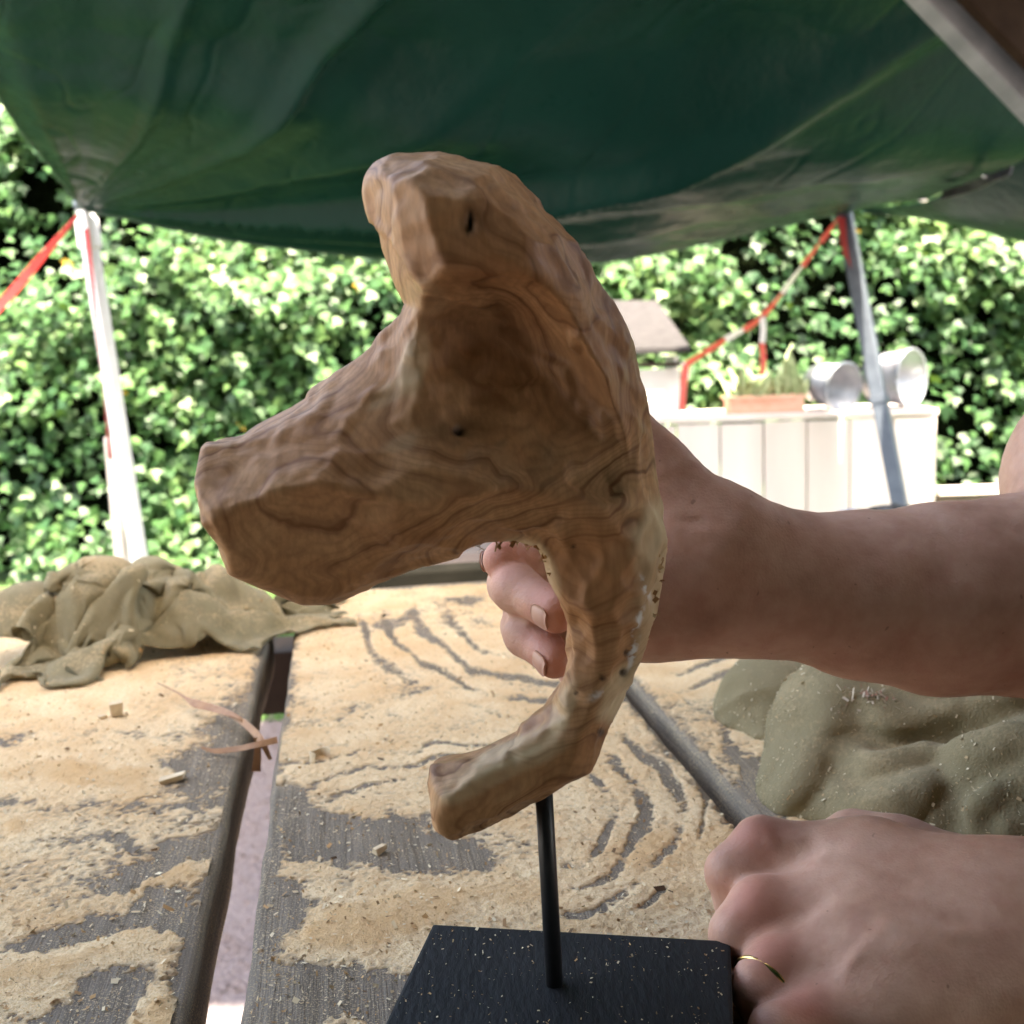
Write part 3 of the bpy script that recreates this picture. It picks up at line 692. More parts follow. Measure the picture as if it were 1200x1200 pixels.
def bucket(c, axis, r0, r1, L, label, grp=None):
    """an open galvanised bucket lying on its side; axis points out of the mouth"""
    o = empty('bucket', c - np.array([0, 0, r1])); tag(o, label, 'bucket')
    d = np.asarray(axis, float); d /= np.linalg.norm(d); s = np.cross(d, (0, 0, 1)); s /= np.linalg.norm(s); t = np.cross(s, d)
    prof = [(0.0, 0.0), (0, r0), (L * .33, r0 + (r1 - r0) * .33), (L * .345, r0 + (r1 - r0) * .345 + .004), (L * .36, r0 + (r1 - r0) * .36), (L, r1), (L, r1 - .004), (L * .05, r0 - .003), (L * .05, 0.0)]
    n = 36; V = []; F = []
    for (u, r) in prof:
        for k in range(n):
            a = 2 * math.pi * k / n; V.append(c + d * (u - L / 2) + (s * math.cos(a) + t * math.sin(a)) * r)
    for i in range(len(prof) - 1):
        for k in range(n): F.append((i * n + k, i * n + (k + 1) % n, (i + 1) * n + (k + 1) % n, (i + 1) * n + k))
    mesh_obj('shell', V, F, MAT['zinc'], o, smooth=True)
    ring = [c + d * (L / 2) + (s * math.cos(a) + t * math.sin(a)) * r1 for a in np.linspace(0, 2 * math.pi, 37)]
    tube('rim', ring, 0.006, MAT['zinc'], o, n=8)
    return o
b1 = P(972, 469, 4.62); b1[2] = LID + 0.100
bucket(b1, (0.50, -0.85, -0.12), 0.074, 0.098, 0.15, 'galvanised bucket lying on its side next to the terracotta trough')
b2 = P(1045, 463, 4.64); b2[2] = LID + 0.118
bucket(b2, (0.66, -0.75, 0.0), 0.090, 0.116, 0.17, 'larger galvanised bucket lying on its side behind the steel pole')

tg = empty('plant_trough', (P(890, 487, 4.6)[0], 4.6, LID)); tag(tg, 'terracotta trough with pale leafy plants on the crate', 'planter')
txl, txr = P(852, 487, 4.6)[0], P(938, 487, 4.6)[0]
bm = bmesh.new(); bm_box(bm, ((txl + txr) / 2, 4.6, LID + 0.03), (txr - txl, 0.13, 0.06))
bm_obj('trough', bm, MAT['terracotta'], tg, bevel=0.006)
box('rim', ((txl + txr) / 2, 4.6, LID + 0.062), (txr - txl + 0.02, 0.15, 0.012), MAT['terracotta'], tg)
MAT['paleleaf'] = simple('pale_leaf', (0.16, 0.24, 0.09), (0.36, 0.42, 0.24), 40, 0.6, 0.1, 60)
for k in range(34):
    bx_, by_ = rng.uniform(txl + .01, txr + 0.01), 4.6 + rng.uniform(-.05, .05)
    hgt = rng.uniform(0.05, 0.13) + (0.10 if abs(bx_ - P(925, 470, 4.6)[0]) < 0.03 else 0)
    lean_ = rng.normal(0, 0.03, 2)
    strip('leaf', catmull([(bx_, by_, LID + .06), (bx_ + lean_[0] * .5, by_ + lean_[1] * .5, LID + .06 + hgt * .6), (bx_ + lean_[0] * 1.4, by_ + lean_[1] * 1.4, LID + .06 + hgt)], 5), [0.012, 0.022, 0.028, 0.018, 0.003], MAT['paleleaf'], tg, side=(1, rng.normal(0, .5), 0))

# raised bed edging and low rail against the hedge
rbx0, rbx1 = P(1098, 575, 4.7)[0], P(1330, 572, 4.7)[0]
rz = P(1140, 574, 4.7)[2]
bed = empty('raised_bed', ((rbx0 + rbx1) / 2, 4.7, 0)); tag(bed, 'low dark raised bed with pale top rail at the foot of the hedge', 'raised bed')
box('rail', ((rbx0 + rbx1) / 2, 4.70, rz), (rbx1 - rbx0, 0.06, 0.03), MAT['paleboard'], bed)
for k in range(3):
    box('side_board', ((rbx0 + rbx1) / 2, 4.70, (rz - 0.016) * (k + .5) / 3), (rbx1 - rbx0, 0.03, (rz - 0.016) / 3 - 0.006), MAT['brownwood'], bed)

# black bag on a stool below the steel pole
stool = empty('stool', (P(1030, 640, 3.5)[0], 3.5, 0)); tag(stool, 'small wooden stool carrying the black bag', 'stool')
sx0 = P(1030, 640, 3.5)[0]; sz0 = P(1030, 607, 3.5)[2]
box('seat', (sx0, 3.5, sz0 - 0.02), (0.30, 0.24, 0.03), MAT['benchwood'], stool)
for qx in (-.12, .12):
    for qy in (-.09, .09): bar('leg', (sx0 + qx * 1.2, 3.5 + qy * 1.2, 0), (sx0 + qx, 3.5 + qy, sz0 - 0.03), 0.03, 0.03, MAT['benchwood'], stool)
bag = empty('tool_bag', (sx0, 3.5, sz0 - 0.005)); tag(bag, 'flat black bag with blue end lying on the stool', 'bag')
def bagf(p):
    d = capsule(p, (sx0 - .07, 3.5, sz0 + .012), (sx0 + .09, 3.48, sz0 + .020), .018, .022)
    d = smin(d, capsule(p, (sx0 - .02, 3.47, sz0 + .02), (sx0 + .06, 3.52, sz0 + .030), .02, .012), .02)
    return d + 0.003 * vnoise(p * 40, 5)
V, F = surface_nets(bagf, (sx0 - .15, 3.4, sz0 - .03), (sx0 + .17, 3.6, sz0 + .08), 0.006); mesh_obj('body', V, F, MAT['darkbag'], bag, smooth=True)
def bagf2(p): return capsule(p, (sx0 - .125, 3.49, sz0 + .012), (sx0 - .085, 3.49, sz0 + .014), .017, .019) + 0.002 * vnoise(p * 40, 6)
V, F = surface_nets(bagf2, (sx0 - .2, 3.4, sz0 - .03), (sx0, 3.6, sz0 + .08), 0.005); mesh_obj('end_pouch', V, F, MAT['bluebag'], bag, smooth=True)

# bench behind the table
byb = 2.5; bl_, br_ = P(500, 652, byb), P(800, 642, byb); bz = P(560, 648, byb)[2]
bench = empty('bench', ((bl_[0] + br_[0]) / 2, byb, 0)); tag(bench, 'plain wooden bench behind the far end of the table', 'bench')
box('seat', ((bl_[0] + br_[0]) / 2 , byb + 0.1, bz - 0.012), (br_[0] - bl_[0] + .06, 0.22, 0.03), MAT['benchwood'], bench)
for qx in (bl_[0] + 0.02, br_[0] - 0.03):
    box('leg', (qx, byb + 0.1, (bz - 0.028) / 2), (0.035, 0.16, bz - 0.028), MAT['benchwood'], bench)
# bright pale slab on the ground beyond the bench
sl = P(505, 668, 4.0)
tag(box('paving_slab', (0.25, 3.62, 0.02), (1.05, 0.6, 0.04), MAT['whitewall'], bevel=0.004), 'pale sunlit paving slab on the ground beyond the bench', 'paving slab')

# ------------------------------------------------------------------ table of thick planks
d_ = ray(390, 415); TD = np.array([d_[0], d_[1], 0]); TD /= np.linalg.norm(TD)     # along the planks
TS = np.array([TD[1], -TD[0], 0])                                                   # across, to the right
def st(p): q = np.asarray(p)[..., :2] - CAM[:2]; return q @ TS[:2], q @ TD[:2]
def s_of(px, py): return st(TP(px, py))[0]
e_l = (s_of(300, 800) + s_of(213, 1197)) / 2; e_m = (s_of(337, 800) + s_of(277, 1197)) / 2
e_r = (s_of(735, 812) + s_of(868, 975)) / 2; e_g = e_r + 0.010; e_2 = s_of(846, 757)
t_end_l = st(TP(345, 722))[1]; t_end = st(TP(500, 686))[1]
table = empty('plank_table', CAM * np.array([1, 1, 0]) + TD * 0.5); tag(table, 'rough plank table covered in sawdust', 'table')
planks = [(e_l - 0.60, e_l - 0.275, -0.35, t_end_l), (e_l - 0.262, e_l, -0.35, t_end_l), (e_m, e_r, -0.35, t_end), (e_g, e_2, -0.35, t_end + 0.02),
          (e_2 + 0.012, e_2 + 0.26, -0.35, t_end), (e_2 + 0.272, e_2 + 0.52, -0.35, t_end - .01), (e_2 + 0.532, e_2 + 0.78, -0.35, t_end)]
PT = 0.042
plank_dz = [0, 0, 0, 0.0035, 0.001, 0, 0]
def wpt(s, t, z): return np.c_[np.outer(s, TS[:2]) + np.outer(t, TD[:2]) + CAM[:2][None], z]
for k, (s0, s1, t0, t1) in enumerate(planks):
    # cross-section outline with worn, rounded edges, swept along the plank with waviness
    nt = 150; prof = []
    w = s1 - s0; r = 0.0035
    n_top = 22
    for u in np.linspace(0, 1, n_top): prof.append((s0 + r + (w - 2 * r) * u, 0.0))
    for a in (30, 60, 90): prof.append((s1 - r + r * math.sin(math.radians(a)), -r + r * math.cos(math.radians(a))))
    for u in (0.4, 0.75, 1.0): prof.append((s1, -r - (PT - 2 * r) * u))
    prof += [(s1 - r, -PT), (s0 + r, -PT)]
    for u in (0, 0.3, 0.6): prof.append((s0, -PT + r + (PT - 2 * r) * u))
    for a in (90, 60, 30): prof.append((s0 + r - r * math.sin(math.radians(a)), -r + r * math.cos(math.radians(a))))
    prof = np.array(prof); n = len(prof)
    T_ = t0 + (t1 - t0) * np.linspace(0, 1, nt)
    ss = np.tile(prof[:, 0], nt); zz = np.tile(prof[:, 1], nt); tt_ = np.repeat(T_, n)
    side = np.clip(np.abs(ss - (s0 + s1) / 2) / (w / 2), 0, 1) ** 8
    ss = ss + side * 0.0025 * fbm(np.c_[tt_ * 14, np.full_like(tt_, k * 7.1), np.sign(ss - s0 - w / 2)], 3, 5)
    edge_drop = -np.abs(fbm(np.c_[tt_ * 30, np.full_like(tt_, k * 3.3), ss * 10], 3, 8)) * 0.005 * side
    z = TOP + plank_dz[k] + zz + np.where(zz > -0.01, edge_drop, 0)
    tt_ = tt_ + np.where(np.repeat(np.arange(nt), n) >= nt - 1, 0.004 * fbm(np.c_[ss * 40, zz * 40, np.zeros_like(ss)], 2, 6), 0)
    V = wpt(ss, tt_, z)
    i0 = np.arange(nt - 1)[:, None] * n; kk = np.arange(n)[None]; k2 = (kk + 1) % n
    F = np.stack([i0 + kk, i0 + k2, i0 + n + k2, i0 + n + kk], -1).reshape(-1, 4)[:, ::-1]
    F = [tuple(f) for f in F] + [tuple(range(n)), tuple((nt - 1) * n + q for q in range(n - 1, -1, -1))]
    guv = np.c_[ss + k * 0.7, tt_, zz * 1.0]
    dusty = np.where(zz > -0.002, 0.75, np.where(zz > -0.012, 1.0, 0.85))
    o = mesh_obj('plank', V, F, MAT['plank'], table, smooth=True, attrs={'grainuv': guv, 'dusty': dusty})
# battens under the planks, end rail and trestle legs
def tb(name, s0, s1, t0, t1, z0, z1, mat=None):
    c = CAM * np.array([1, 1, 0]) + TS * (s0 + s1) / 2 + TD * (t0 + t1) / 2 + np.array([0, 0, (z0 + z1) / 2])
    return box(name, c, (s1 - s0, t1 - t0, z1 - z0), mat or MAT['brownwood'], table, (TS, TD, np.array([0, 0, 1.0])), 0.003)
tb('batten', e_l - 0.58, e_2 + 0.76, 1.085, 1.15, TOP - PT - 0.062, TOP - PT)
tb('batten', e_l - 0.58, e_2 + 0.76, 0.02, 0.09, TOP - PT - 0.062, TOP - PT)
MAT['darkrail'] = simple('dark_end_rail', (0.005, 0.005, 0.004), (0.012, 0.011, 0.009), 20, 0.9, 0.4, 80, **{'Specular IOR Level': 0.05})
tb('end_rail', e_m + 0.02, e_2 + 0.25, t_end + 0.035, t_end + 0.075, TOP - 0.02, TOP + 0.008, MAT['darkrail'])
tb('rail_bracket', e_m + 0.05, e_m + 0.08, t_end - 0.03, t_end + 0.036, TOP - 0.07, TOP - PT - 0.0005, MAT['darkrail'])
tb('rail_bracket', e_m + 0.051, e_m + 0.079, t_end + 0.0365, t_end + 0.074, TOP - 0.07, TOP - 0.0205, MAT['darkrail'])
for ss0 in (e_l - 0.5, e_2 + 0.62):
    for t0 in (0.03, 1.095): tb('leg', ss0, ss0 + 0.07, t0, t0 + 0.05, 0.0, TOP - PT - 0.0625)

# ------------------------------------------------------------------ sawdust: a real layer, swept into arcs, thin in places
def coverage(px, py, s, t):
    """layer height in mm above the bare plank (negative: bare wood)"""
    q = np.c_[s * 9, t * 9, np.zeros_like(s)]
    base = 1.35 + 1.1 * fbm(q, 4, 12)
    streak = fbm(np.c_[s * 60, t * 9, np.zeros_like(s)], 3, 14)
    h = base + 0.45 * streak
    def blob(cx, cy, rx, ry, a, ang=0.0):
        c_, s_ = math.cos(math.radians(ang)), math.sin(math.radians(ang))
        wx = px - cx + 14 * fbm(np.c_[px / 26, py / 26, np.zeros_like(px)], 3, 31); wy = py - cy + 10 * fbm(np.c_[px / 26, py / 26, np.ones_like(px) * 4], 3, 37)
        u = (wx * c_ + wy * s_) / rx; v = (-wx * s_ + wy * c_) / ry
        return a * np.exp(-(u * u + v * v) ** 1.3)
    # bare places
    for b in [(232, 905, 46, 26, -4.2, -10), (270, 855, 22, 46, -2.4, 15), (180, 1015, 70, 12, -4.0, -22), (90, 1095, 95, 13, -4.2, -10), (190, 1060, 40, 16, -3, -30), (205, 1080, 16, 22, -3.2, 10),
              (120, 1175, 62, 34, -4.6, -25), (225, 1140, 20, 50, -2.6, 10), (60, 1200, 50, 14, -2, 0),
              (345, 950, 38, 22, -4.6, 20), (450, 990, 110, 26, -3.6, 4), (330, 1075, 34, 38, -4.2, 20), (340, 1165, 90, 30, -5.0, 0), (460, 1165, 60, 30, -4, 0), (310, 1010, 18, 14, -3, 0), (545, 1010, 30, 18, -2.0, 0), (310, 1180, 26, 50, -3.5, 0),
              (540, 700, 30, 6, -2.0, -8), (470, 725, 26, 5, -1.6, -25), (905, 925, 40, 28, -4.6, 30), (860, 880, 10, 40, -1.5, -35)]:
        h = h + blob(*b)
    # heaps
    for b in [(110, 908, 130, 14, 3.4, 1), (430, 1085, 90, 26, 4.0, -12), (185, 1190, 24, 20, 3.0, 0), (215, 1025, 40, 12, 2.2, -18), (20, 975, 16, 16, 2, 0), (560, 1050, 130, 22, 1.8, -6), (430, 765, 120, 14, 1.0, 0), (470, 820, 110, 10, 1.0, 6), (670, 700, 60, 30, 1, 0),
              (95, 850, 80, 30, 0.8, 0), (100, 1125, 120, 12, 1.4, -12)]:
        h = h + blob(*b)
    # arcs left by a sweeping hand
    def arcs(cx, cy, sx, sy, r0, r1, per, amp, a0, a1, seed):
        wx = (px - cx) + 16 * fbm(np.c_[px / 60, py / 60, np.full_like(px, seed)], 3, seed); wy = (py - cy) + 10 * fbm(np.c_[px / 60, py / 60, np.full_like(px, seed + 5)], 3, seed + 1)
        r = np.hypot(wx / sx, wy / sy); a = np.degrees(np.arctan2(wy / sy, wx / sx))
        env = sstep(r0, r0 + 12, r) * (1 - sstep(r1 - 12, r1, r)) * sstep(a0, a0 + 22, a) * (1 - sstep(a1 - 22, a1, a))
        ph = r / per + 0.25 * fbm(np.c_[px / 40, py / 40, np.full_like(px, seed + 9)], 2, seed + 2)
        brk = np.clip(0.75 + 0.9 * fbm(np.c_[a / 22, r / per, np.full_like(px, seed)], 3, seed + 4), 0, 1.4)
        return -amp * env * brk * np.clip(np.sin(2 * np.pi * ph) - 0.05, 0, 1)
    h = h + arcs(650, 955, 1.0, 0.82, 60, 175, 33, 3.2, -62, 95, 51)
    h = h + arcs(650, 690, 1.6, 1.0, 70, 165, 21, 2.4, 75, 175, 61)
    h = h + arcs(560, 960, 1.9, 0.55, 90, 190, 30, 2.2, -170, -70, 71)
    h = h + arcs(760, 700, 1.4, 0.8, 60, 160, 22, 2.4, 10, 90, 81)
    h = h + arcs(120, 600, 2.4, 1.0, 250, 420, 42, 0.9, 40, 120, 91)
    return h
SV, SF, S_or, S_th = [], [], [], []; off = 0
for k, (s0, s1, t0, t1) in enumerate(planks):
    if k in (0, 6): continue
    far_step = [0.0011, 0.0011, 0.0011, 0.0013, 0.002, 0.004, 0.004][k]
    t_lo = 0.28; ts = [t_lo]
    while ts[-1] < t1 - 0.004: ts.append(ts[-1] + far_step * max(1.0, (ts[-1] / 0.55) ** 1.2))
    ts = np.array(ts); ss = np.arange(s0 + 0.002, s1 - 0.002, far_step)
    SS, TT = np.meshgrid(ss, ts); sh = SS.shape; SS, TT = SS.ravel(), TT.ravel()
    base = wpt(SS, TT, np.full_like(SS, TOP + plank_dz[k]))
    px, py = project(base)
    h = coverage(px, py, SS, TT)
    rim = np.minimum(np.minimum(SS - s0, s1 - SS) / 0.012, 1) ; rim = np.minimum(rim, np.clip((t1 - TT) / 0.02, 0, 1))
    h = h - (1 - np.clip(rim, 0, 1)) ** 1.5 * (2.2 + 1.8 * fbm(np.c_[SS * 60, TT * 60, np.full_like(SS, k)], 2, 66))
    g = fbm(np.c_[SS * 420, TT * 420, np.full_like(SS, k)], 2, 71)
    g2 = fbm(np.c_[SS * 110, TT * 110, np.full_like(SS, k)], 3, 73)
    hh = h + 1.15 * g + 0.8 * g2
    z = np.where(hh > 0, 0.10 + 0.9 * np.tanh(hh * 0.33) * 1.6 + 0.35 * np.maximum(h - 2.0, 0) + 0.35 * g * np.clip(hh, 0, 1), -1.2)
    base[:, 2] += z * 0.001
    nn = sh[1]; ii = np.arange((sh[0] - 1) * (nn - 1)); r_, c_ = ii // (nn - 1), ii % (nn - 1)
    F = np.stack([r_ * nn + c_, r_ * nn + c_ + 1, (r_ + 1) * nn + c_ + 1, (r_ + 1) * nn + c_], -1)
    keepf = (hh[F] > 0).any(1); F = F[keepf]
    used = np.unique(F); remap = np.full(len(base), -1); remap[used] = np.arange(len(used))
    SV.append(base[used]); SF.append(remap[F] + off); off += len(used)
    orange = np.clip(sstep(1.9, 3.6, h) * 0.9 + 0.5 * sstep(0.1, 0.5, fbm(np.c_[SS * 16, TT * 16, np.full_like(SS, 3)], 3, 77)), 0, 1)
    S_or.append(orange[used]); S_th.append((1 - sstep(0.0, 1.0, hh))[used])
SV, SF = np.concatenate(SV), np.concatenate(SF)
sawdust = tag(mesh_obj('sawdust', SV, SF, MAT['sawdust'], smooth=True, attrs={'orange': np.concatenate(S_or), 'thin': np.concatenate(S_th)}), 'pale orange sawdust swept in arcs over the table planks', 'sawdust', kind='stuff')

# loose flakes on sawdust, bare wood, trousers, cloth and the black base
def flakes(name, pts, nrm, size, label, parent=None, elong=2.2, cols=None):
    n = len(pts); cols = np.array([(0.66, 0.50, 0.30), (0.80, 0.68, 0.47), (0.56, 0.35, 0.17), (0.72, 0.58, 0.38), (0.36, 0.22, 0.11)]) if cols is None else cols
    nrm = nrm + rng.normal(0, 0.35, (n, 3)); nrm /= np.linalg.norm(nrm, axis=1)[:, None]
    a = rng.normal(0, 1, (n, 3)); a -= nrm * (a * nrm).sum(1)[:, None]; a /= np.linalg.norm(a, axis=1)[:, None]; b = np.cross(nrm, a)
    L = size * rng.lognormal(0, 0.45, n); W = L / (1 + rng.random(n) * elong)
    q = [(-1, -.5, 0), (1, -.3, .25), (.8, .5, .1), (-.9, .4, -.1)]
    V = np.stack([pts + a * (L * u)[:, None] / 2 + b * (W * v)[:, None] + nrm * (L * w)[:, None] for (u, v, w) in q], 1).reshape(-1, 3)
    F = np.arange(n * 4).reshape(-1, 4)
    ci = rng.integers(0, len(cols), n)
    o = mesh_obj(name, V, F, MAT['flake'], parent, attrs={'tint': np.repeat(cols[ci] * rng.uniform(.85, 1.1, (n, 1)), 4, axis=0)})
    o['kind'] = 'stuff'
    if label: tag(o, label, 'sawdust')
    return o
n = 52000
ts = 0.30 + (t_end - 0.32) * rng.random(n) ** 1.7; ss = rng.uniform(e_l - 0.26, e_2 + 0.2, n)
ok = ~((ss > e_l - 0.004) & (ss < e_m + 0.004)) & ~((ss > e_r - .004) & (ss < e_g + .003)) & (ts < np.where(ss < e_l, t_end_l, t_end) - 0.01)
ss, ts = ss[ok], ts[ok]
pb = wpt(ss, ts, np.full_like(ss, TOP)); px, py = project(pb); hh = coverage(px, py, ss, ts)
pb[:, 2] += np.where(hh > 0, 0.25 + 1.44 * np.tanh(hh * 0.45) + 0.35 * np.maximum(hh - 2, 0), 0.3) * 0.001 + 0.0004
keep = rng.random(len(ss)) < np.where(hh > 0, 0.7, 0.9)
flakes('wood_flakes', pb[keep], np.tile((0, 0, 1.0), (keep.sum(), 1)), 0.00105, 'fine wood flakes strewn over the table planks')

# ------------------------------------------------------------------ black display stand
RY = 0.400
pb_ = TP(650, 1153, TOP + 0.022); RY = pb_[1]
stand = empty('display_stand', (pb_[0], pb_[1], TOP)); tag(stand, 'black display stand with square base and thin steel rod', 'display stand')
dd = ray(835, 410); bd = np.array([dd[0], dd[1], 0]); bd /= np.linalg.norm(bd); bs = np.array([bd[1], -bd[0], 0])
c1 = TP(505, 1087, TOP + 0.022); c2 = TP(856, 1094, TOP + 0.022)
bw = abs((c2 - c1) @ bs); bc = (c1 + c2) / 2 - bd * 0.066; bc[2] = TOP + 0.0122
bm = bmesh.new(); bm_box(bm, bc, (bw, 0.13, 0.0196), (bs, bd, np.array([0, 0, 1.0])))
bm_obj('base', bm, MAT['black'], stand, bevel=0.0012)
rod_top = P(636, 905, RY); tube('rod', [np.array([pb_[0], pb_[1], TOP + 0.018]), (pb_ + rod_top) / 2, rod_top], 0.0030, MAT['blacksteel'], stand, n=20)
n = 1000
u = rng.uniform(-.5, .5, n) * bw * .97; v = rng.uniform(-.5, .5, n) * 0.126
pts = bc[None] + u[:, None] * bs[None] + v[:, None] * bd[None]; pts[:, 2] = TOP + 0.0224
clus = fbm(pts * 45, 3, 90) > -0.05 - 0.5 * (rng.random(n) < 0.25); pts = pts[clus]
flakes('dust_specks', pts, np.tile((0, 0, 1.0), (len(pts), 1)), 0.00055, 'pale dust specks on the black base of the stand', elong=3)

# ------------------------------------------------------------------ the carving: a forked, hollowed piece of wood
OUT = [(497, 181), (530, 184), (565, 191), (595, 201), (615, 220), (640, 245), (675, 285), (700, 325), (725, 370), (742, 405), (752, 450), (760, 500), (765, 540), (770, 575), (775, 600), (779, 640),
       (773, 674), (766, 718), (755, 751), (744, 784), (733, 813), (718, 842), (706, 864), (700, 881), (689, 903), (680, 910), (627, 938), (590, 958), (528, 987), (507, 971), (500, 945), (506, 903),
       (546, 886), (590, 864), (619, 850), (638, 831), (649, 813), (658, 795), (667, 758), (668, 728), (657, 700), (647, 681), (641, 655), (630, 633), (612, 636), (590, 637), (568, 638), (540, 648), (500, 660),
       (470, 672), (440, 685), (410, 697), (390, 704), (355, 705), (340, 698), (305, 680), (275, 660), (255, 635), (236, 597), (230, 570), (231, 515), (262, 511), (300, 495), (340, 475), (380, 450),
       (410, 425), (440, 400), (465, 375), (474, 362), (460, 335), (450, 305), (445, 292), (442, 275), (433, 247), (428, 225), (432, 207), (442, 194), (460, 186)]
# the cut ends stand nearer the camera than the plane of the outline, so they are drawn in a little
OUT = [(600 + (x - 600) * .957, 600 + (y - 600) * .975) if x < 272 else ((600 + (x - 600) * .975, 600 + (y - 600) * .975) if (y > 895 and x < 560) else (x, y)) for (x, y) in OUT]
# how far the front stands out towards the camera side, mm
CTRL = [(300, 512, 13), (262, 540, 20), (245, 590, 27), (330, 535, 23), (380, 500, 21), (420, 470, 18), (450, 430, 13), (300, 585, 33), (360, 570, 34), (430, 560, 33), (300, 640, 36), (350, 660, 34), (420, 640, 34), (500, 625, 32), (390, 680, 28),
        (480, 425, 18), (490, 460, 20), (480, 520, 28), (530, 505, 27), (500, 570, 31), (570, 560, 30), (560, 615, 28), (620, 590, 28), (610, 540, 30), (660, 560, 24), (700, 590, 21), (740, 560, 15), (650, 510, 28), (700, 530, 22), (600, 480, 30),
        (450, 215, 18), (470, 240, 28), (500, 215, 29), (545, 225, 30), (550, 258, 35), (600, 250, 29), (500, 280, 34), (550, 298, 37), (465, 290, 23), (600, 300, 36), (640, 300, 29), (620, 235, 17), (470, 325, 22), (500, 335, 31),
        (640, 345, 31), (670, 340, 22), (672, 390, 27), (705, 400, 15), (702, 440, 24), (730, 460, 13), (725, 500, 20), (745, 530, 13), (490, 375, 20), (560, 380, 34), (610, 430, 32), (660, 450, 28),
        (700, 640, 17), (740, 640, 14), (670, 650, 13), (700, 700, 17), (735, 700, 13), (690, 745, 15), (725, 750, 12), (690, 800, 15), (715, 800, 11), (675, 840, 15), (700, 850, 10), (640, 865, 15), (600, 890, 16), (550, 910, 17), (520, 925, 16), (560, 950, 11), (620, 920, 11), (670, 890, 11), (520, 955, 12)]
# the scooped hollow under the hood, cut into that outer form: it meets the rim in a crisp edge
HOL = [(530, 400, 10), (580, 390, 9), (630, 405, 9), (655, 425, 11), (560, 440, 10), (610, 440, 8), (670, 455, 12), (690, 490, 13), (520, 450, 16), (560, 480, 15), (650, 510, 14), (600, 480, 14), (640, 470, 11), (705, 530, 15), (600, 365, 12), (545, 365, 15),
       (500, 340, 33), (550, 330, 36), (600, 336, 33), (640, 354, 28), (668, 387, 25), (695, 432, 22), (716, 477, 20), (731, 520, 18), (742, 560, 17),
       (490, 310, 58), (550, 300, 60), (610, 308, 56), (660, 328, 50), (692, 365, 45), (720, 412, 42), (742, 462, 40), (757, 515, 38), (770, 565, 38), (480, 530, 38), (500, 580, 46), (570, 560, 31), (620, 590, 33), (665, 565, 23), (705, 590, 27), (450, 450, 36), (485, 405, 22), (465, 360, 32), (740, 620, 40), (650, 640, 48), (500, 480, 22)]
# the long under-face of the arm, meeting the upper face in a ridge
UND = [(237, 603, 29), (285, 594, 32), (345, 566, 33), (400, 561, 33), (440, 575, 31), (485, 590, 29), (550, 578, 28), (640, 566, 25), (700, 570, 25), (745, 575, 24), (260, 650, 20), (330, 640, 21), (400, 632, 20), (480, 635, 19), (560, 625, 18), (640, 625, 18), (340, 695, 10), (420, 690, 10), (500, 660, 12),
       (240, 545, 44), (330, 510, 50), (430, 500, 52), (550, 520, 46), (650, 510, 40), (740, 520, 40), (760, 640, 34), (700, 640, 26), (600, 640, 14), (690, 700, 45), (650, 640, 19)]
MPX = RY / FPX * 1.0
def to_uv(px, py):                            # picture point -> metres on the upright plane through the rod
    p = np.array([P(a, b, RY) for a, b in zip(px, py)]); return p[:, 0], p[:, 2]
ou, ov = to_uv(*zip(*OUT)); cu, cv = to_uv([c[0] for c in CTRL], [c[1] for c in CTRL])
gu = np.arange(ou.min() - 0.012, ou.max() + 0.012, 0.0006); gv = np.arange(ov.min() - 0.012, ov.max() + 0.012, 0.0006)
U, W_ = np.meshgrid(gu, gv, indexing='ij'); q2 = np.c_[U.ravel(), W_.ravel()]
# signed distance to the outline (positive inside)
dmin = np.full(len(q2), 1e9); ins = np.zeros(len(q2), bool)
for i in range(len(ou)):
    a = np.array([ou[i], ov[i]]); b = np.array([ou[(i + 1) % len(ou)], ov[(i + 1) % len(ou)]]); ab = b - a
    t = np.clip(((q2 - a) @ ab) / (ab @ ab), 0, 1); dmin = np.minimum(dmin, np.linalg.norm(q2 - a - t[:, None] * ab, axis=1))
    cr = (a[1] > q2[:, 1]) != (b[1] > q2[:, 1])
    with np.errstate(divide='ignore', invalid='ignore'): xi = a[0] + (q2[:, 1] - a[1]) / (b[1] - a[1]) * (b[0] - a[0])
    ins ^= cr & (q2[:, 0] < xi)
sdist = np.where(ins, dmin, -dmin)
def tps(xu, xv, val, q, lam=2e-3):
    s = 100.0; X = np.c_[xu, xv] * s; Q = q * s; n = len(X)
    def phi(r): return np.where(r > 1e-9, r * r * np.log(np.maximum(r, 1e-9)), 0)
    K = phi(np.linalg.norm(X[:, None] - X[None], axis=2)) + lam * np.eye(n) * 40; Pm = np.c_[np.ones(n), X]
    A_ = np.block([[K, Pm], [Pm.T, np.zeros((3, 3))]]); w = np.linalg.solve(A_, np.r_[val, 0, 0, 0])
    out = np.zeros(len(Q))
    for i in range(n): out += w[i] * phi(np.hypot(Q[:, 0] - X[i, 0], Q[:, 1] - X[i, 1]))
    return out + np.c_[np.ones(len(Q)), Q] @ w[n:]
def layer(pts):
    a_, b_ = to_uv([c[0] for c in pts], [c[1] for c in pts]); return tps(a_, b_, np.array([c[2] for c in pts], float), q2)
inb = sstep(0, 1, (q2[:, 1] - (P(600, 640, RY)[2])) / 0.012)          # the two cuts belong to the head, not to the stem
G0 = layer(CTRL); Gh = layer(HOL) + (1 - inb) * 60; Gu = layer(UND) + (1 - sstep(0, 1, (q2[:, 1] - P(600, 700, RY)[2]) / 0.02)) * 60 * (q2[:, 0] > P(600, 700, RY)[0])
G = np.maximum(smin(smin(G0, Gh, 2.2), Gu, 1.6), 3.0) * 1e-3
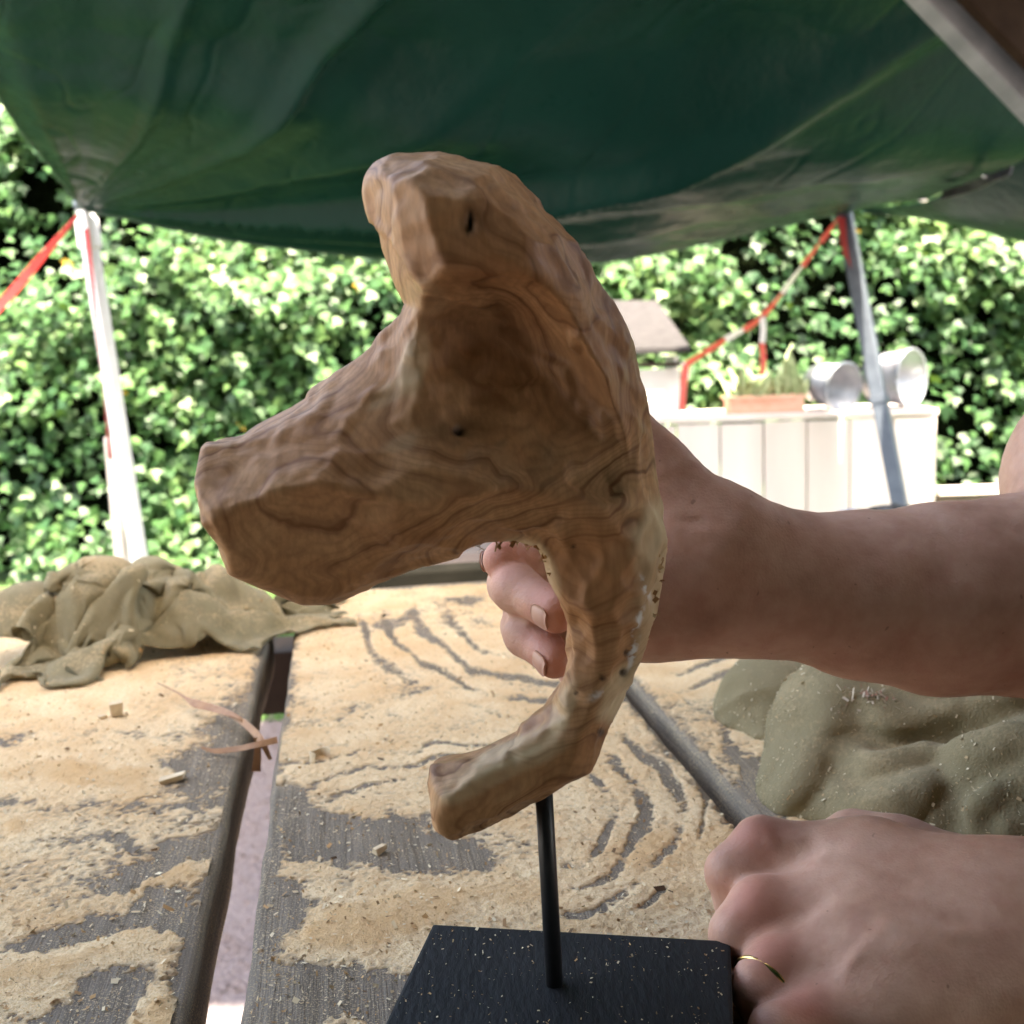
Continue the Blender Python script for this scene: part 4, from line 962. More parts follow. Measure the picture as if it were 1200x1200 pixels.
rr = (0.0030 + 0.0105 * sstep(ou.min() + 0.004, ou.min() + 0.045, q2[:, 0])); _foot = P(528, 940, RY)
rr = rr - 0.0085 * np.exp(-(((q2[:, 0] - _foot[0]) / 0.016) ** 2 + ((q2[:, 1] - _foot[2]) / 0.022) ** 2))
e_ = np.clip(sdist / rr, 0, 1); E = np.sqrt(np.clip(1 - (1 - e_) ** 2, 0, 1))
E = np.where(sdist > 0, E, sdist / rr * 3)
Fr_ = (G * np.where(E > 0, E, E)).reshape(U.shape)
rb_ = 0.020; eb = np.clip(sdist / rb_, 0, 1); Eb = np.sqrt(np.clip(1 - (1 - eb) ** 2, 0, 1)); Eb = np.where(sdist > 0, Eb, sdist / rb_ * 3)
Gb = 0.017 + 0.25 * np.clip(sdist - 0.012, 0, 0.03)
Bk_ = (Gb * Eb).reshape(U.shape)
def bil(M_, u, v):
    x = np.clip((u - gu[0]) / 0.0006, 0, M_.shape[0] - 1.001); y = np.clip((v - gv[0]) / 0.0006, 0, M_.shape[1] - 1.001)
    i = x.astype(int); j = y.astype(int); fx = x - i; fy = y - j
    return (M_[i, j] * (1 - fx) + M_[i + 1, j] * fx) * (1 - fy) + (M_[i, j + 1] * (1 - fx) + M_[i + 1, j + 1] * fx) * fy
def carving(p):
    f = bil(Fr_, p[:, 0], p[:, 2]); b = bil(Bk_, p[:, 0], p[:, 2]); w = RY - p[:, 1]
    return smax(w - f, -w - b, 0.004) * 0.7
V, F = surface_nets(carving, (gu[0], RY - 0.05, gv[0]), (gu[-1], RY + 0.04, gv[-1]), 0.0011, slack=5)
V = relax(V, F, 2, 0.5)
N = normals_of(V, F)
# knife and gouge cuts: every vertex sinks to the lowest of the cut planes of the nearest cuts
order = rng.permutation(len(V)); pu, pv_ = project(V)
def spacing(i):
    x, y = pu[i], pv_[i]
    if y > 615 and x > 630: return 0.0088 if y < 790 else 0.015
    if 430 < x < 505 and 370 < y < 480: return 0.0065
    if x < 470: return 0.0185 if y < 600 else 0.020
    if ((x - 610) / 100) ** 2 + ((y - 450) / 110) ** 2 < 1: return 0.0150
    return 0.0115 if y < 330 else 0.0145
cells = {}; sites = []
for i in order[:60000]:
    sp = spacing(i); p = V[i]; key = tuple((p // 0.021).astype(int)); ok = True
    for a in (-1, 0, 1):
        for b in (-1, 0, 1):
            for c in (-1, 0, 1):
                for j in cells.get((key[0] + a, key[1] + b, key[2] + c), ()):
                    if ((V[j] - p) ** 2).sum() < sp * sp and N[j] @ N[i] > 0.2: ok = False; break
                if not ok: break
            if not ok: break
        if not ok: break
    if ok: sites.append(i); cells.setdefault(key, []).append(i)
sites = np.array(sites)
kd = kdtree.KDTree(len(sites))
for k, i in enumerate(sites): kd.insert(V[i], k)
kd.balance()
SN = N[sites] + rng.normal(0, 0.060, (len(sites), 3)); SN /= np.linalg.norm(SN, axis=1)[:, None]
SPp = V[sites] - SN * rng.uniform(0.0, 0.0006, len(sites))[:, None]
# each cut is just hollow enough not to bite through its neighbours
cc = np.where((pv_[sites] > 615) & (pu[sites] > 630) & (pv_[sites] < 800), 42.0, 6.0)
for k in range(len(sites)):
    for (_, j, dist) in kd.find_n(V[sites[k]], 13):
        if j == k or dist > 0.03: continue
        nn = SN[k] @ N[sites[j]]
        if nn < 0.3: continue
        need = (-0.0003 + (SN[k] @ (V[sites[j]] - SPp[k])) / nn) / max(dist, 0.003) ** 2
        cc[k] = max(cc[k], min(need, 90.0))
near = np.array([[k for (_, k, _) in kd.find_n(v, 9)] for v in V])
best = np.full(len(V), 1.0)
warp = np.stack([fbm(V * 130 + 7 * k, 2, 100 + k) for k in range(3)], -1) * 0.0012
for k in range(9):
    j = near[:, k]; dlt = V + warp - SPp[j]
    nd = (SN[j] * N).sum(1)
    t = -(SN[j] * dlt).sum(1) / np.maximum(nd, 0.4)
    t = t + cc[j] * (dlt ** 2).sum(1) + 0.02 * np.clip(0.55 - nd, 0, 1)
    best = np.minimum(best, t)
best = np.clip(best, -0.0006, 0.0013)
for _ in range(3):                            # drop stray single-vertex bites
    A_ = np.zeros(len(V)); C_ = np.zeros(len(V))
    for k in range(4):
        for j in (1, 2, 3): np.add.at(A_, F[:, k], best[F[:, (k + j) % 4]]); np.add.at(C_, F[:, k], 1)
    A_ /= np.maximum(C_, 1); best = np.where(np.abs(best - A_) > 0.00030, A_, best)
Vc = V + N * best[:, None]
# knots and the split in the upper lobe
pu, pv_ = project(Vc); front = N[:, 1] < 0.25
def pblob(x, y, rx, ry, ang=0, pw=1.0):
    c_, s_ = math.cos(math.radians(ang)), math.sin(math.radians(ang)); a = (pu - x) * c_ + (pv_ - y) * s_; b = -(pu - x) * s_ + (pv_ - y) * c_
    return np.exp(-((a / rx) ** 2 + (b / ry) ** 2) ** pw) * front
jit = fbm(Vc * 160, 3, 61)
knot = 0.8 * pblob(551 + 4 * jit, 259, 4.0, 15, 6, 2) + 0.75 * pblob(537, 505, 6, 5, 0, 1) + 0.45 * pblob(530, 503, 40, 13, -8, 1) + 0.45 * pblob(551, 258, 15, 22, 6) + 0.30 * pblob(600, 243, 14, 5, 35)
for (x, y, r) in ((735, 766, 4), (731, 789, 5), (706, 795, 4), (675, 812, 2.6), (673, 640, 2.5), (704, 858, 5), (735, 612, 9)): knot = knot + (0.9 if r < 8 else 0.35) * pblob(x, y, r, r, 0, 2)
dent = 0.0014 * pblob(551, 259, 5, 14, 6, 2) + 0.0018 * pblob(537, 505, 6, 5) + 0.001 * (pblob(735, 766, 4, 4) + pblob(731, 789, 5, 5))
Vc = Vc - N * dent[:, None]
edge_n = 0.35 * fbm(Vc * 90, 3, 62)
def soft(m): return sstep(0.22, 0.68, m + edge_n * 0.9)
sap = soft(pblob(772, 645, 34, 74, 4)) + 0.8 * soft(pblob(756, 740, 14, 40, 16)) + soft(pblob(610, 645, 26, 16, 10)) + soft(pblob(643, 668, 8, 34, -18)) + soft(pblob(725, 812, 16, 42, 24)) + 0.55 * soft(pblob(488, 425, 18, 44, 10)) + 0.2 * soft(pblob(498, 350, 26, 22, 20)) + 0.4 * soft(pblob(455, 463, 34, 12, -32)) \
    + 0.55 * soft(pblob(600, 880, 70, 14, -28)) + 0.5 * soft(pblob(590, 905, 90, 12, -26)) + 0.6 * soft(pblob(660, 830, 12, 40, 20)) + 0.35 * soft(pblob(470, 520, 26, 12, -20)) 
warm = sstep(0.1, 0.7, pblob(700, 690, 60, 90) + pblob(700, 720, 40, 60)) + 0.6 * pblob(640, 850, 40, 20, -30) + 0.7 * pblob(560, 940, 70, 24, -26) + 0.4 * pblob(320, 540, 120, 40, -15)
chalk = pblob(757, 690, 4, 16, -22, 2) + pblob(748, 728, 3.5, 18, 22, 2) + pblob(742, 765, 4, 22, 14, 2) + 0.8 * pblob(700, 815, 10, 3, -30)
carv = mesh_obj('wood_carving', Vc, F, MAT['carved'], smooth=True, attrs={'sap': np.clip(sap, 0, 1), 'knot': np.clip(knot, 0, 1), 'warm': np.clip(warm, 0, 1), 'chalk': np.clip(chalk, 0, 1)})
tag(carv, 'forked wooden carving with hollowed middle and tool marks, held above black stand', 'carving')
# torn fibres along the unfinished rim
nf = 110; fv = []; 
edge_pts = [(779, 640), (776, 655), (773, 674), (770, 695), (766, 718), (760, 736), (755, 751), (560, 640), (580, 639), (600, 638), (615, 637), (628, 640), (636, 655), (642, 668)]
pts = []
for (x, y) in edge_pts:
    for _ in range(9):
        pts.append(P(x + rng.normal(0, 2.5) - (1 if x > 700 else -1) * 1.5, y + rng.normal(0, 6 if x > 700 else 2.5), RY - rng.uniform(0.0, 0.006)))
flakes('torn_fibres', np.array(pts), np.tile((0.4, -1, 0.3), (len(pts), 1)), 0.0016, None, carv, elong=5, cols=np.array([(0.62, 0.42, 0.22), (0.70, 0.55, 0.34), (0.42, 0.22, 0.10)]))

# ------------------------------------------------------------------ the person
def J(px, py, y): return P(px, py, y)
GRIP = [  # right hand and arm: chains of (point, radius); k = blend
    ('arm', [(J(1330, 690, .49), .042), (J(1200, 697, .48), .0415), (J(1100, 702, .472), .0385), (J(1000, 696, .463), .0325), (J(925, 684, .456), .0265), (J(880, 678, .453), .0255)], .012),
    ('palm', [(J(885, 680, .453), .0255), (J(825, 665, .450), .0235), (J(765, 660, .449), .0205), (J(700, 655, .449), .017)], .016),
    ('heel', [(J(880, 700, .455), .0165), (J(830, 700, .452), .0185), (J(765, 714, .449), .0185), (J(700, 720, .449), .016)], .014),
    ('thenar', [(J(880, 645, .446), .016), (J(838, 628, .441), .0185), (J(800, 600, .443), .0150), (J(765, 552, .446), .0125), (J(741, 506, .447), .0098)], .012),
]
RFING = [
    [(J(700, 635, .447), .0115), (J(650, 652, .450), .0095), (J(612, 662, .438), .0088), (J(588, 656, .421), .0076)],
    [(J(690, 665, .450), .0120), (J(632, 672, .452), .0100), (J(603, 684, .436), .0092), (J(605, 690, .414), .0084), (J(651, 717, .393), .0074)],
    [(J(690, 715, .450), .0115), (J(640, 722, .452), .0098), (J(617, 735, .434), .0090), (J(619, 741, .413), .0081), (J(650, 773, .396), .0070)],
    [(J(700, 755, .449), .0100), (J(672, 768, .447), .0085), (J(680, 785, .437), .0075), (J(694, 796, .430), .0066)],
]
LARM = [[(J(1620, 1150, 0.402), .040), (J(1420, 1130, 0.395), .039), (J(1270, 1110, 0.391), .034), (J(1180, 1095, 0.391), .0285), (J(1130, 1088, 0.391), .0265)]]
LHAND = [
    [(J(1140, 1062, 0.402), .0215), (J(1020, 1022, 0.416), .0185), (J(893, 994, 0.430), .0112)],
    [(J(1140, 1085, 0.391), .0215), (J(1020, 1078, 0.396), .0185), (J(892, 1066, 0.402), .0118)],
    [(J(1150, 1115, 0.377), .0205), (J(1040, 1122, 0.377), .0180), (J(912, 1134, 0.379), .0112)],
    [(J(1160, 1140, 0.367), .0200), (J(1060, 1165, 0.362), .0170), (J(950, 1190, 0.361), .0104)],
]
LFING = [
    [(J(893, 994, 0.430), .0112), (J(858, 1022, 0.425), .0098), (J(868, 1062, 0.423), .0090), (J(925, 1085, 0.426), .0085)],
    [(J(892, 1066, 0.402), .0118), (J(866, 1094, 0.396), .0098), (J(884, 1130, 0.396), .0090), (J(950, 1145, 0.402), .0085)],
    [(J(912, 1134, 0.379), .0112), (J(892, 1158, 0.372), .0095), (J(905, 1195, 0.372), .0088), (J(960, 1205, 0.375), .0080)],
    [(J(950, 1190, 0.361), .0104), (J(912, 1212, 0.353), .0088), (J(930, 1240, 0.353), .0080), (J(985, 1250, 0.358), .0075)],
]
LTHUMB = [(J(1130, 1030, 0.425), .0170), (J(1050, 1004, 0.445), .0150), (J(1000, 990, 0.458), .0125), (J(935, 1020, 0.458), .0105), (J(905, 1050, 0.450), .0088)]
EL_R, EL_L = GRIP[0][1][0][0], LARM[0][0][0]
SH_R, SH_L = np.array([.46, .66, 1.20]), np.array([.50, .33, 1.17])
PEL = np.array([.74, .52, .90]); CHEST = np.array([.53, .50, 1.13]); NECK = np.array([.46, .50, 1.27]); HEAD = np.array([.39, .50, 1.38])
def chain(p, ch, k):
    d = None
    for (a, ra), (b, rb) in zip(ch[:-1], ch[1:]):
        e = capsule(p, a, b, ra, rb); d = e if d is None else smin(d, e, k)
    return d
def near_box(p, ch, pad):
    a = np.array([c[0] for c in ch]); return ((p > a.min(0) - pad) & (p < a.max(0) + pad)).all(1)
def put(d, p, ch, k, kin=None):
    """smooth-union a chain into d, evaluated only where it matters"""
    m = near_box(p, ch, max(c[1] for c in ch) + 0.05)
    if m.any():
        e = chain(p[m], ch, kin or k); d[m] = smin(d[m], e, k)
    return d
def body_raw(p):
    d = np.full(len(p), 0.4)
    d = np.minimum(d, np.maximum(np.linalg.norm(p - np.array([.5, .5, 1.05]), axis=1) - 0.55, 0.05))
    r = np.full(len(p), 1.0)
    # torso, neck, head
    r = put(r, p, [(PEL, .125), (CHEST, .125)], .05); r = put(r, p, [(SH_R, .055), (CHEST + (0, .05, .02), .10)], .06); r = put(r, p, [(SH_L, .055), (CHEST + (0, -.05, .02), .10)], .06)
    r = put(r, p, [(CHEST, .09), (NECK, .052), (HEAD + (.02, 0, -.02), .052)], .04)
    m = np.linalg.norm(p - HEAD, axis=1) < 0.22
    if m.any():
        q = p[m]; h = ellipsoid(q, HEAD + (0.01, 0, 0.03), (.092, .073, .098)); h = smin(h, ellipsoid(q, HEAD + (-.03, 0, -.045), (.058, .055, .060)), .03)
        h = smin(h, capsule(q, HEAD + (-.082, 0, .012), HEAD + (-.102, 0, -.022), .009, .014), .012)
        for sy in (-1, 1):
            h = smax(h, -ellipsoid(q, HEAD + (-.092, sy * .031, .016), (.018, .017, .012)), .012); h = smin(h, ellipsoid(q, HEAD + (-.074, sy * .031, .016), (.012, .013, .012)), .003)
            h = smin(h, ellipsoid(q, HEAD + (.012, sy * .074, .005), (.022, .009, .032)), .008)
        h = smin(h, capsule(q, HEAD + (-.085, -.018, -.052), HEAD + (-.085, .018, -.052), .006, .006), .006)
        r[m] = smin(r[m], h, .02)
    r = put(r, p, [(SH_R, .052), ((SH_R + EL_R) / 2, .046), (EL_R, .041)], .03); r = put(r, p, [(SH_L, .052), ((SH_L + EL_L) / 2, .045), (EL_L, .040)], .03)
    r = put(r, p, [(J(1295, 640, .495), .036), (J(1292, 560, .52), .039), (SH_R, .050)], .02)
    for ch in LARM: r = put(r, p, ch, .02)
    for nme, ch, k in GRIP: r = put(r, p, ch, k)
    # right fingers: separate from one another, blended at the palm
    fr = np.full(len(p), 1.0)
    for ch in RFING: fr = put(fr, p, ch, .0022, .006)
    r = smin(r, fr, .008)
    for ch in LHAND: r = put(r, p, ch, .013)
    r = put(r, p, LTHUMB, .010)
    fl = np.full(len(p), 1.0)
    for ch in LFING: fl = put(fl, p, ch, .0022, .006)
    r = smin(r, fl, .0055)
    return np.minimum(r, np.maximum(d, 0.02) + 0.3) if False else r
def body(p):
    d = np.full(len(p), 0.3); c = np.linalg.norm(p - np.array([.45, .5, 1.0]), axis=1)
    m = c < 0.75; d[m] = body_raw(p[m]); return np.minimum(d, 0.3)
KN = [J(884, 985, 0.425), J(882, 1060, 0.395), J(905, 1128, 0.372), J(945, 1186, 0.353)]
def body_fine(p):
    d = body(p)
    for k in KN[:3]:
        q = np.linalg.norm(p - k, axis=1); d = d - 0.0014 * np.exp(-(q / 0.0085) ** 2)
    # valleys between the knuckles and tendons over the back of the fist
    for a, b in zip(KN[:-1], KN[1:]):
        mid = (a + b) / 2; q = capsule(p, mid + (-.004, 0, .002), mid + (0.022, .002, .006), .0, .0); d = d + 0.0012 * np.exp(-(q / 0.0055) ** 2)
    for (a, b, w, h) in ((J(905, 1062, 0.385), J(1090, 1075, 0.368), .004, .0010), (J(930, 1128, 0.361), J(1100, 1105, 0.354), .004, .0008), (J(905, 988, 0.415), J(1080, 1050, 0.381), .004, .0010),
                         (J(960, 1150, 0.354), J(1040, 1090, 0.364), .0028, .0010), (J(1040, 1090, 0.364), J(1190, 1090, 0.354), .003, .0010), (J(930, 1125, 0.358), J(985, 1145, 0.352), .0025, .0012)):
        q = capsule(p, a, b, 0, 0); d = d - h * np.exp(-(q / w) ** 2)
    # creases: wrist and thumb web of the gripping hand
    for (a, b, w, h) in ((J(872, 600, .43), J(886, 650, .425), .0022, .0016), (J(786, 610, .428), J(822, 612, .422), .002, .0012), (J(775, 690, .432), J(830, 720, .432), .0022, .0014), (J(880, 705, .43), J(950, 712, .432), .005, .0016)):
        q = capsule(p, a, b, 0, 0); d = d + h * np.exp(-(q / w) ** 2)
    return d + 0.0005 * vnoise(p * 55, 3) + 0.00018 * vnoise(p * 260, 4)
V, F = surface_nets(body, (-0.04, 0.12, 0.70), (1.0, 0.82, 1.56), 0.0030, slack=1.3)
# finer skin on hands: subdivide the faces there once through a plain midpoint split of the whole mesh
def split(V, F):
    n = len(V); E = np.sort(np.concatenate([F[:, [k, (k + 1) % 4]] for k in range(4)]), axis=1)
    key = E[:, 0].astype(np.int64) * n + E[:, 1]; uk, inv = np.unique(key, return_inverse=True)
    M_ = (V[uk // n] + V[uk % n]) / 2; C_ = V[F].mean(1); m = len(F); e = inv.reshape(4, m) + n; c = np.arange(m) + n + len(uk)
    V2 = np.concatenate([V, M_, C_])
    F2 = np.concatenate([np.stack([F[:, k], e[k], c, e[(k + 3) % 4]], -1) for k in range(4)])
    return V2, F2
cen = V[F].mean(1); hand_faces = (cen[:, 0] < 0.30)
V, F = split(V, F)
hm = V[:, 0] < 0.31
V[hm] = newton(body_fine, V[hm], 2, 3e-4)
V = relax(V, F, 1, 0.4)
red = np.zeros(len(V))
for k in KN: red = np.maximum(red, 0.9 * np.exp(-(np.linalg.norm(V - k, axis=1) / 0.011) ** 2))
for c in RFING: red = np.maximum(red, 0.75 * np.exp(-(np.linalg.norm(V - c[-1][0], axis=1) / 0.012) ** 2))
for c in LFING: red = np.maximum(red, 0.4 * np.exp(-(np.linalg.norm(V - c[1][0], axis=1) / 0.012) ** 2))
person = empty('person', (PEL[0], PEL[1], TOP))
tag(person, 'person in olive trousers gripping the carving with one hand, other fist on table', 'person')
mesh_obj('body', V, F, MAT['skin'], person, smooth=True, attrs={'red': red})
def nail(tip, prev, out_dir, r, L, w):
    """a curved nail plate on the back of a fingertip"""
    ax = tip - prev; ax /= np.linalg.norm(ax); od = np.asarray(out_dir, float); od = od - ax * (od @ ax); od /= np.linalg.norm(od); sd_ = np.cross(ax, od)
    V = []; F = []; nu, nv = 9, 9
    for lay in (0.0, -0.0009):
        for i in range(nu):
            u = i / (nu - 1) - 0.5
            for j in range(nv):
                t = j / (nv - 1) * 2 - 1; wid = w * (1 - 0.35 * max(0, abs(u) * 2 - 0.55) ** 1.5 / 0.3)
                a = t * wid / r / 2 * 1.0
                V.append(tip + ax * (u * L - L * 0.05) + (od * math.cos(a) + sd_ * math.sin(a)) * (r + 0.0004 + lay - 0.0016 * max(0, -u) ** 2 - 0.005 * max(0, u - 0.2) ** 2))
    o = nu * nv
    for i in range(nu - 1):
        for j in range(nv - 1):
            a = i * nv + j; F.append((a, a + 1, a + nv + 1, a + nv)); F.append((o + a, o + a + nv, o + a + nv + 1, o + a + 1))
    rim = [i * nv for i in range(nu)] + [(nu - 1) * nv + j for j in range(1, nv)] + [i * nv + nv - 1 for i in range(nu - 2, -1, -1)] + [j for j in range(nv - 2, 0, -1)]
    for a, b in zip(rim, rim[1:] + rim[:1]): F.append((b, a, o + a, o + b))
    return mesh_obj('nail', V, F, MAT['nail'], person, smooth=True)
nail(RFING[1][-1][0], RFING[1][-2][0], (-.25, -1.0, -.25), .0074, .0092, .0088)
nail(RFING[2][-1][0], RFING[2][-2][0], (-.75, -1.0, -.30), .0070, .0092, .0084)
nail(RFING[0][-1][0], RFING[0][-2][0], (-1.0, -.35, .1), .0076, .0085, .0080)
# gold ring round the third finger of the resting hand: worn, so a part of the person's outfit
a_, b_ = LFING[2][0][0], LFING[2][1][0]; ax = (b_ - a_) / np.linalg.norm(b_ - a_); mid = a_ + (b_ - a_) * 0.85
s_ = np.cross(ax, (0, 0, 1)); s_ /= np.linalg.norm(s_); t_ = np.cross(s_, ax)
ringp = [mid + (s_ * math.cos(q) + t_ * math.sin(q)) * 0.0112 for q in np.linspace(0, 2 * math.pi, 49)]
ro = tube('finger_ring', ringp, 0.0011, MAT['gold'], n=10); tag(ro, 'thin gold ring worn on the resting fist', 'ring')

# trousers: cloth pulled over the folded leg on the table, with the creases it has there
K1 = [(J(935, 790, .72), .036), (J(908, 836, .695), .0365), (J(903, 880, .675), .030), (J(908, 918, .645), .021)]
K2 = [(J(1030, 812, .62), .036), (J(1008, 868, .60), .041), (J(985, 915, .585), .038), (J(962, 955, .568), .032), (J(938, 978, .555), .024)]
TH = [(J(1010, 865, .60), .047), (J(1120, 845, .60), .056), (J(1300, 835, .60), .070), (PEL + (-.10, .06, -.02), .095)]
TL = [(J(985, 958, .560), .031), (J(1060, 972, .535), .035), (J(1130, 985, .525), .037)]
TR = [(J(1175, 992, .505), .031), (J(1210, 950, .510), .038), (J(1330, 935, .51), .048), (PEL + (-.12, -.12, -.05), .09)]
HIP = [(PEL + (0, -.09, 0), .10), (PEL + (0, .09, 0), .10)]
def trous(p):
    d = np.full(len(p), 1.0)
    d = put(d, p, TH, .012, .02); d = put(d, p, K2, .016, .02); d = put(d, p, TL, .020); d = put(d, p, TR, .005, .02); d = put(d, p, K1, .0015, .012); d = put(d, p, HIP, .05)
    return np.minimum(d, 0.3)
def onskin(pts, off=0.0):                     # pull picture points onto the cloth
    out = []
    for (a, b) in pts:
        ts_ = np.linspace(0.35, 0.80, 240); q = np.array([P(a, b, t) for t in ts_]); d = trous(q); k = np.nonzero(d < 0)[0]
        out.append(q[k[0]] if len(k) else q[np.argmin(d)])
    return np.array(out)
VAL = [(onskin([(1035, 872), (1075, 866), (1120, 860), (1165, 850), (1215, 836)]), .0050, .0110), (onskin([(1150, 1000), (1124, 965), (1122, 935), (1150, 908), (1190, 890)]), .0042, .0090),
       (onskin([(980, 905), (1010, 915), (1050, 905), (1090, 895)]), .0080, .0045), (onskin([(925, 960), (945, 945), (965, 920), (975, 895)]), .0030, .0040), (onskin([(1070, 990), (1085, 955), (1110, 930)]), .0050, .0050),
       (onskin([(1000, 830), (1010, 850), (1040, 870)]), .0050, .0050), (onskin([(1020, 800), (1075, 815), (1130, 815)]), .006, .006), (onskin([(862, 850), (880, 880), (905, 910)]), .004, .002), (onskin([(880, 830), (896, 865), (915, 890)]), .005, .0022), (onskin([(1160, 960), (1180, 945), (1200, 940)]), .006, .004), (onskin([(955, 870), (985, 860), (1010, 855)]), .006, .003)]
RID = [(onskin([(1030, 888), (1080, 882), (1130, 875), (1200, 862)]), .0110, .0050), (onskin([(965, 850), (945, 890), (925, 935)]), .0090, .0045), (onskin([(1135, 985), (1138, 950), (1160, 925)]), .0060, .0040), (onskin([(1000, 960), (1045, 940), (1085, 925)]), .012, .004), (onskin([(1040, 850), (1100, 842), (1180, 826)]), .010, .004)]
def pline(p, L):
    d = None
    for a, b in zip(L[:-1], L[1:]):
        e = capsule(p, a, b, 0, 0); d = e if d is None else np.minimum(d, e)
    return d
def trous_fine(p):
    d = trous(p); m = (np.abs(d) < 0.03) & (p[:, 0] < 0.42); q0 = p[m]; a = np.zeros(len(q0))
    for (L, w, h) in VAL:
        q = pline(q0, L); a = a + h * np.exp(-(q / w) ** 1.1)
    for (L, w, h) in RID:
        q = pline(q0, L); a = a - h * np.exp(-(q / w) ** 2)
    wv = q0 + 0.03 * np.stack([vnoise(q0 * 16 + 5 * k, 200 + k) for k in range(3)], -1)
    rid = 1 - np.abs(vnoise(wv * np.array([22, 22, 34]), 210))
    a = a - 0.0026 * (rid ** 3 - 0.35) - 0.0007 * vnoise(q0 * 75, 211)
    d[m] += a
    return smax(d, TOP + 0.0022 - p[:, 2], 0.004)
V, F = surface_nets(trous_fine, (0.10, 0.28, 0.77), (0.98, 0.82, 1.06), 0.0034, slack=1.8)
V = relax(V, F, 1, 0.5); V2, F2 = split(V, F); mm = V2[:, 0] < 0.40; V2[mm] = newton(trous_fine, V2[mm], 1, 5e-4); V2 = relax(V2, F2, 2, 0.5)
tro = mesh_obj('trousers', V2, F2, MAT['trouser'], person, smooth=True)
NT = normals_of(V2, F2); cand = np.nonzero((V2[:, 0] < 0.45) & (NT[:, 2] > -0.2))[0]
dens = fbm(V2[cand] * 30, 3, 220); cand = cand[rng.random(len(cand)) < np.clip(0.35 + 1.2 * dens, 0.03, 1)]
pick = rng.choice(cand, min(5200, len(cand)), replace=False)
flakes('dust_flakes', V2[pick] + NT[pick] * 0.0004, NT[pick], 0.0009, None, tro, elong=5, cols=np.array([(0.62, 0.50, 0.33), (0.72, 0.62, 0.44), (0.50, 0.36, 0.2)]))
# frayed tear at the knee
tp_ = J(1012, 803, .56); pts = np.array([tp_ + rng.normal(0, 1, 3) * (.011, .004, .007) for _ in range(90)])
kdv = kdtree.KDTree(len(V2)); [kdv.insert(v, i) for i, v in enumerate(V2)]; kdv.balance()
pj = np.array([list(kdv.find(q)[0]) for q in pts]); nj = np.array([NT[kdv.find(q)[1]] for q in pts])
flakes('frayed_threads', pj + nj * 0.001, nj, 0.0022, None, tro, elong=14, cols=np.array([(0.30, 0.16, 0.11), (0.55, 0.47, 0.36), (0.42, 0.34, 0.25)]))

# shirt and hair, out of the picture
def shirt(p):
    r = np.full(len(p), 1.0)
    r = put(r, p, [(PEL, .140), (CHEST, .138)], .05); r = put(r, p, [(SH_R, .066), (CHEST + (0, .05, .02), .112)], .06); r = put(r, p, [(SH_L, .066), (CHEST + (0, -.05, .02), .112)], .06)
    r = put(r, p, [(SH_R, .066), (SH_R * .62 + EL_R * .38, .060)], .03); r = put(r, p, [(SH_L, .066), (SH_L * .62 + EL_L * .38, .060)], .03)
    r = smax(r, 0.076 - np.linalg.norm(p - NECK - (-.02, 0, .03), axis=1), .01)
    return np.minimum(r + 0.004 * vnoise(p * 26, 8), 0.3)
V, F = surface_nets(shirt, (0.2, 0.1, 0.72), (1.0, 0.92, 1.42), 0.009, slack=1.4); mesh_obj('shirt', V, F, MAT['shirt'], person, smooth=True)
def hair(p):
    h = ellipsoid(p, HEAD + (0.018, 0, 0.042), (.098, .081, .100)) + 0.004 * vnoise(p * 90, 9)
    return smax(h, -ellipsoid(p, HEAD + (-.085, 0, -.03), (.085, .12, .10)), .01)
V, F = surface_nets(hair, HEAD - 0.16, HEAD + 0.17, 0.005, slack=1.5); mesh_obj('hair', V, F, MAT['hair'], person, smooth=True)

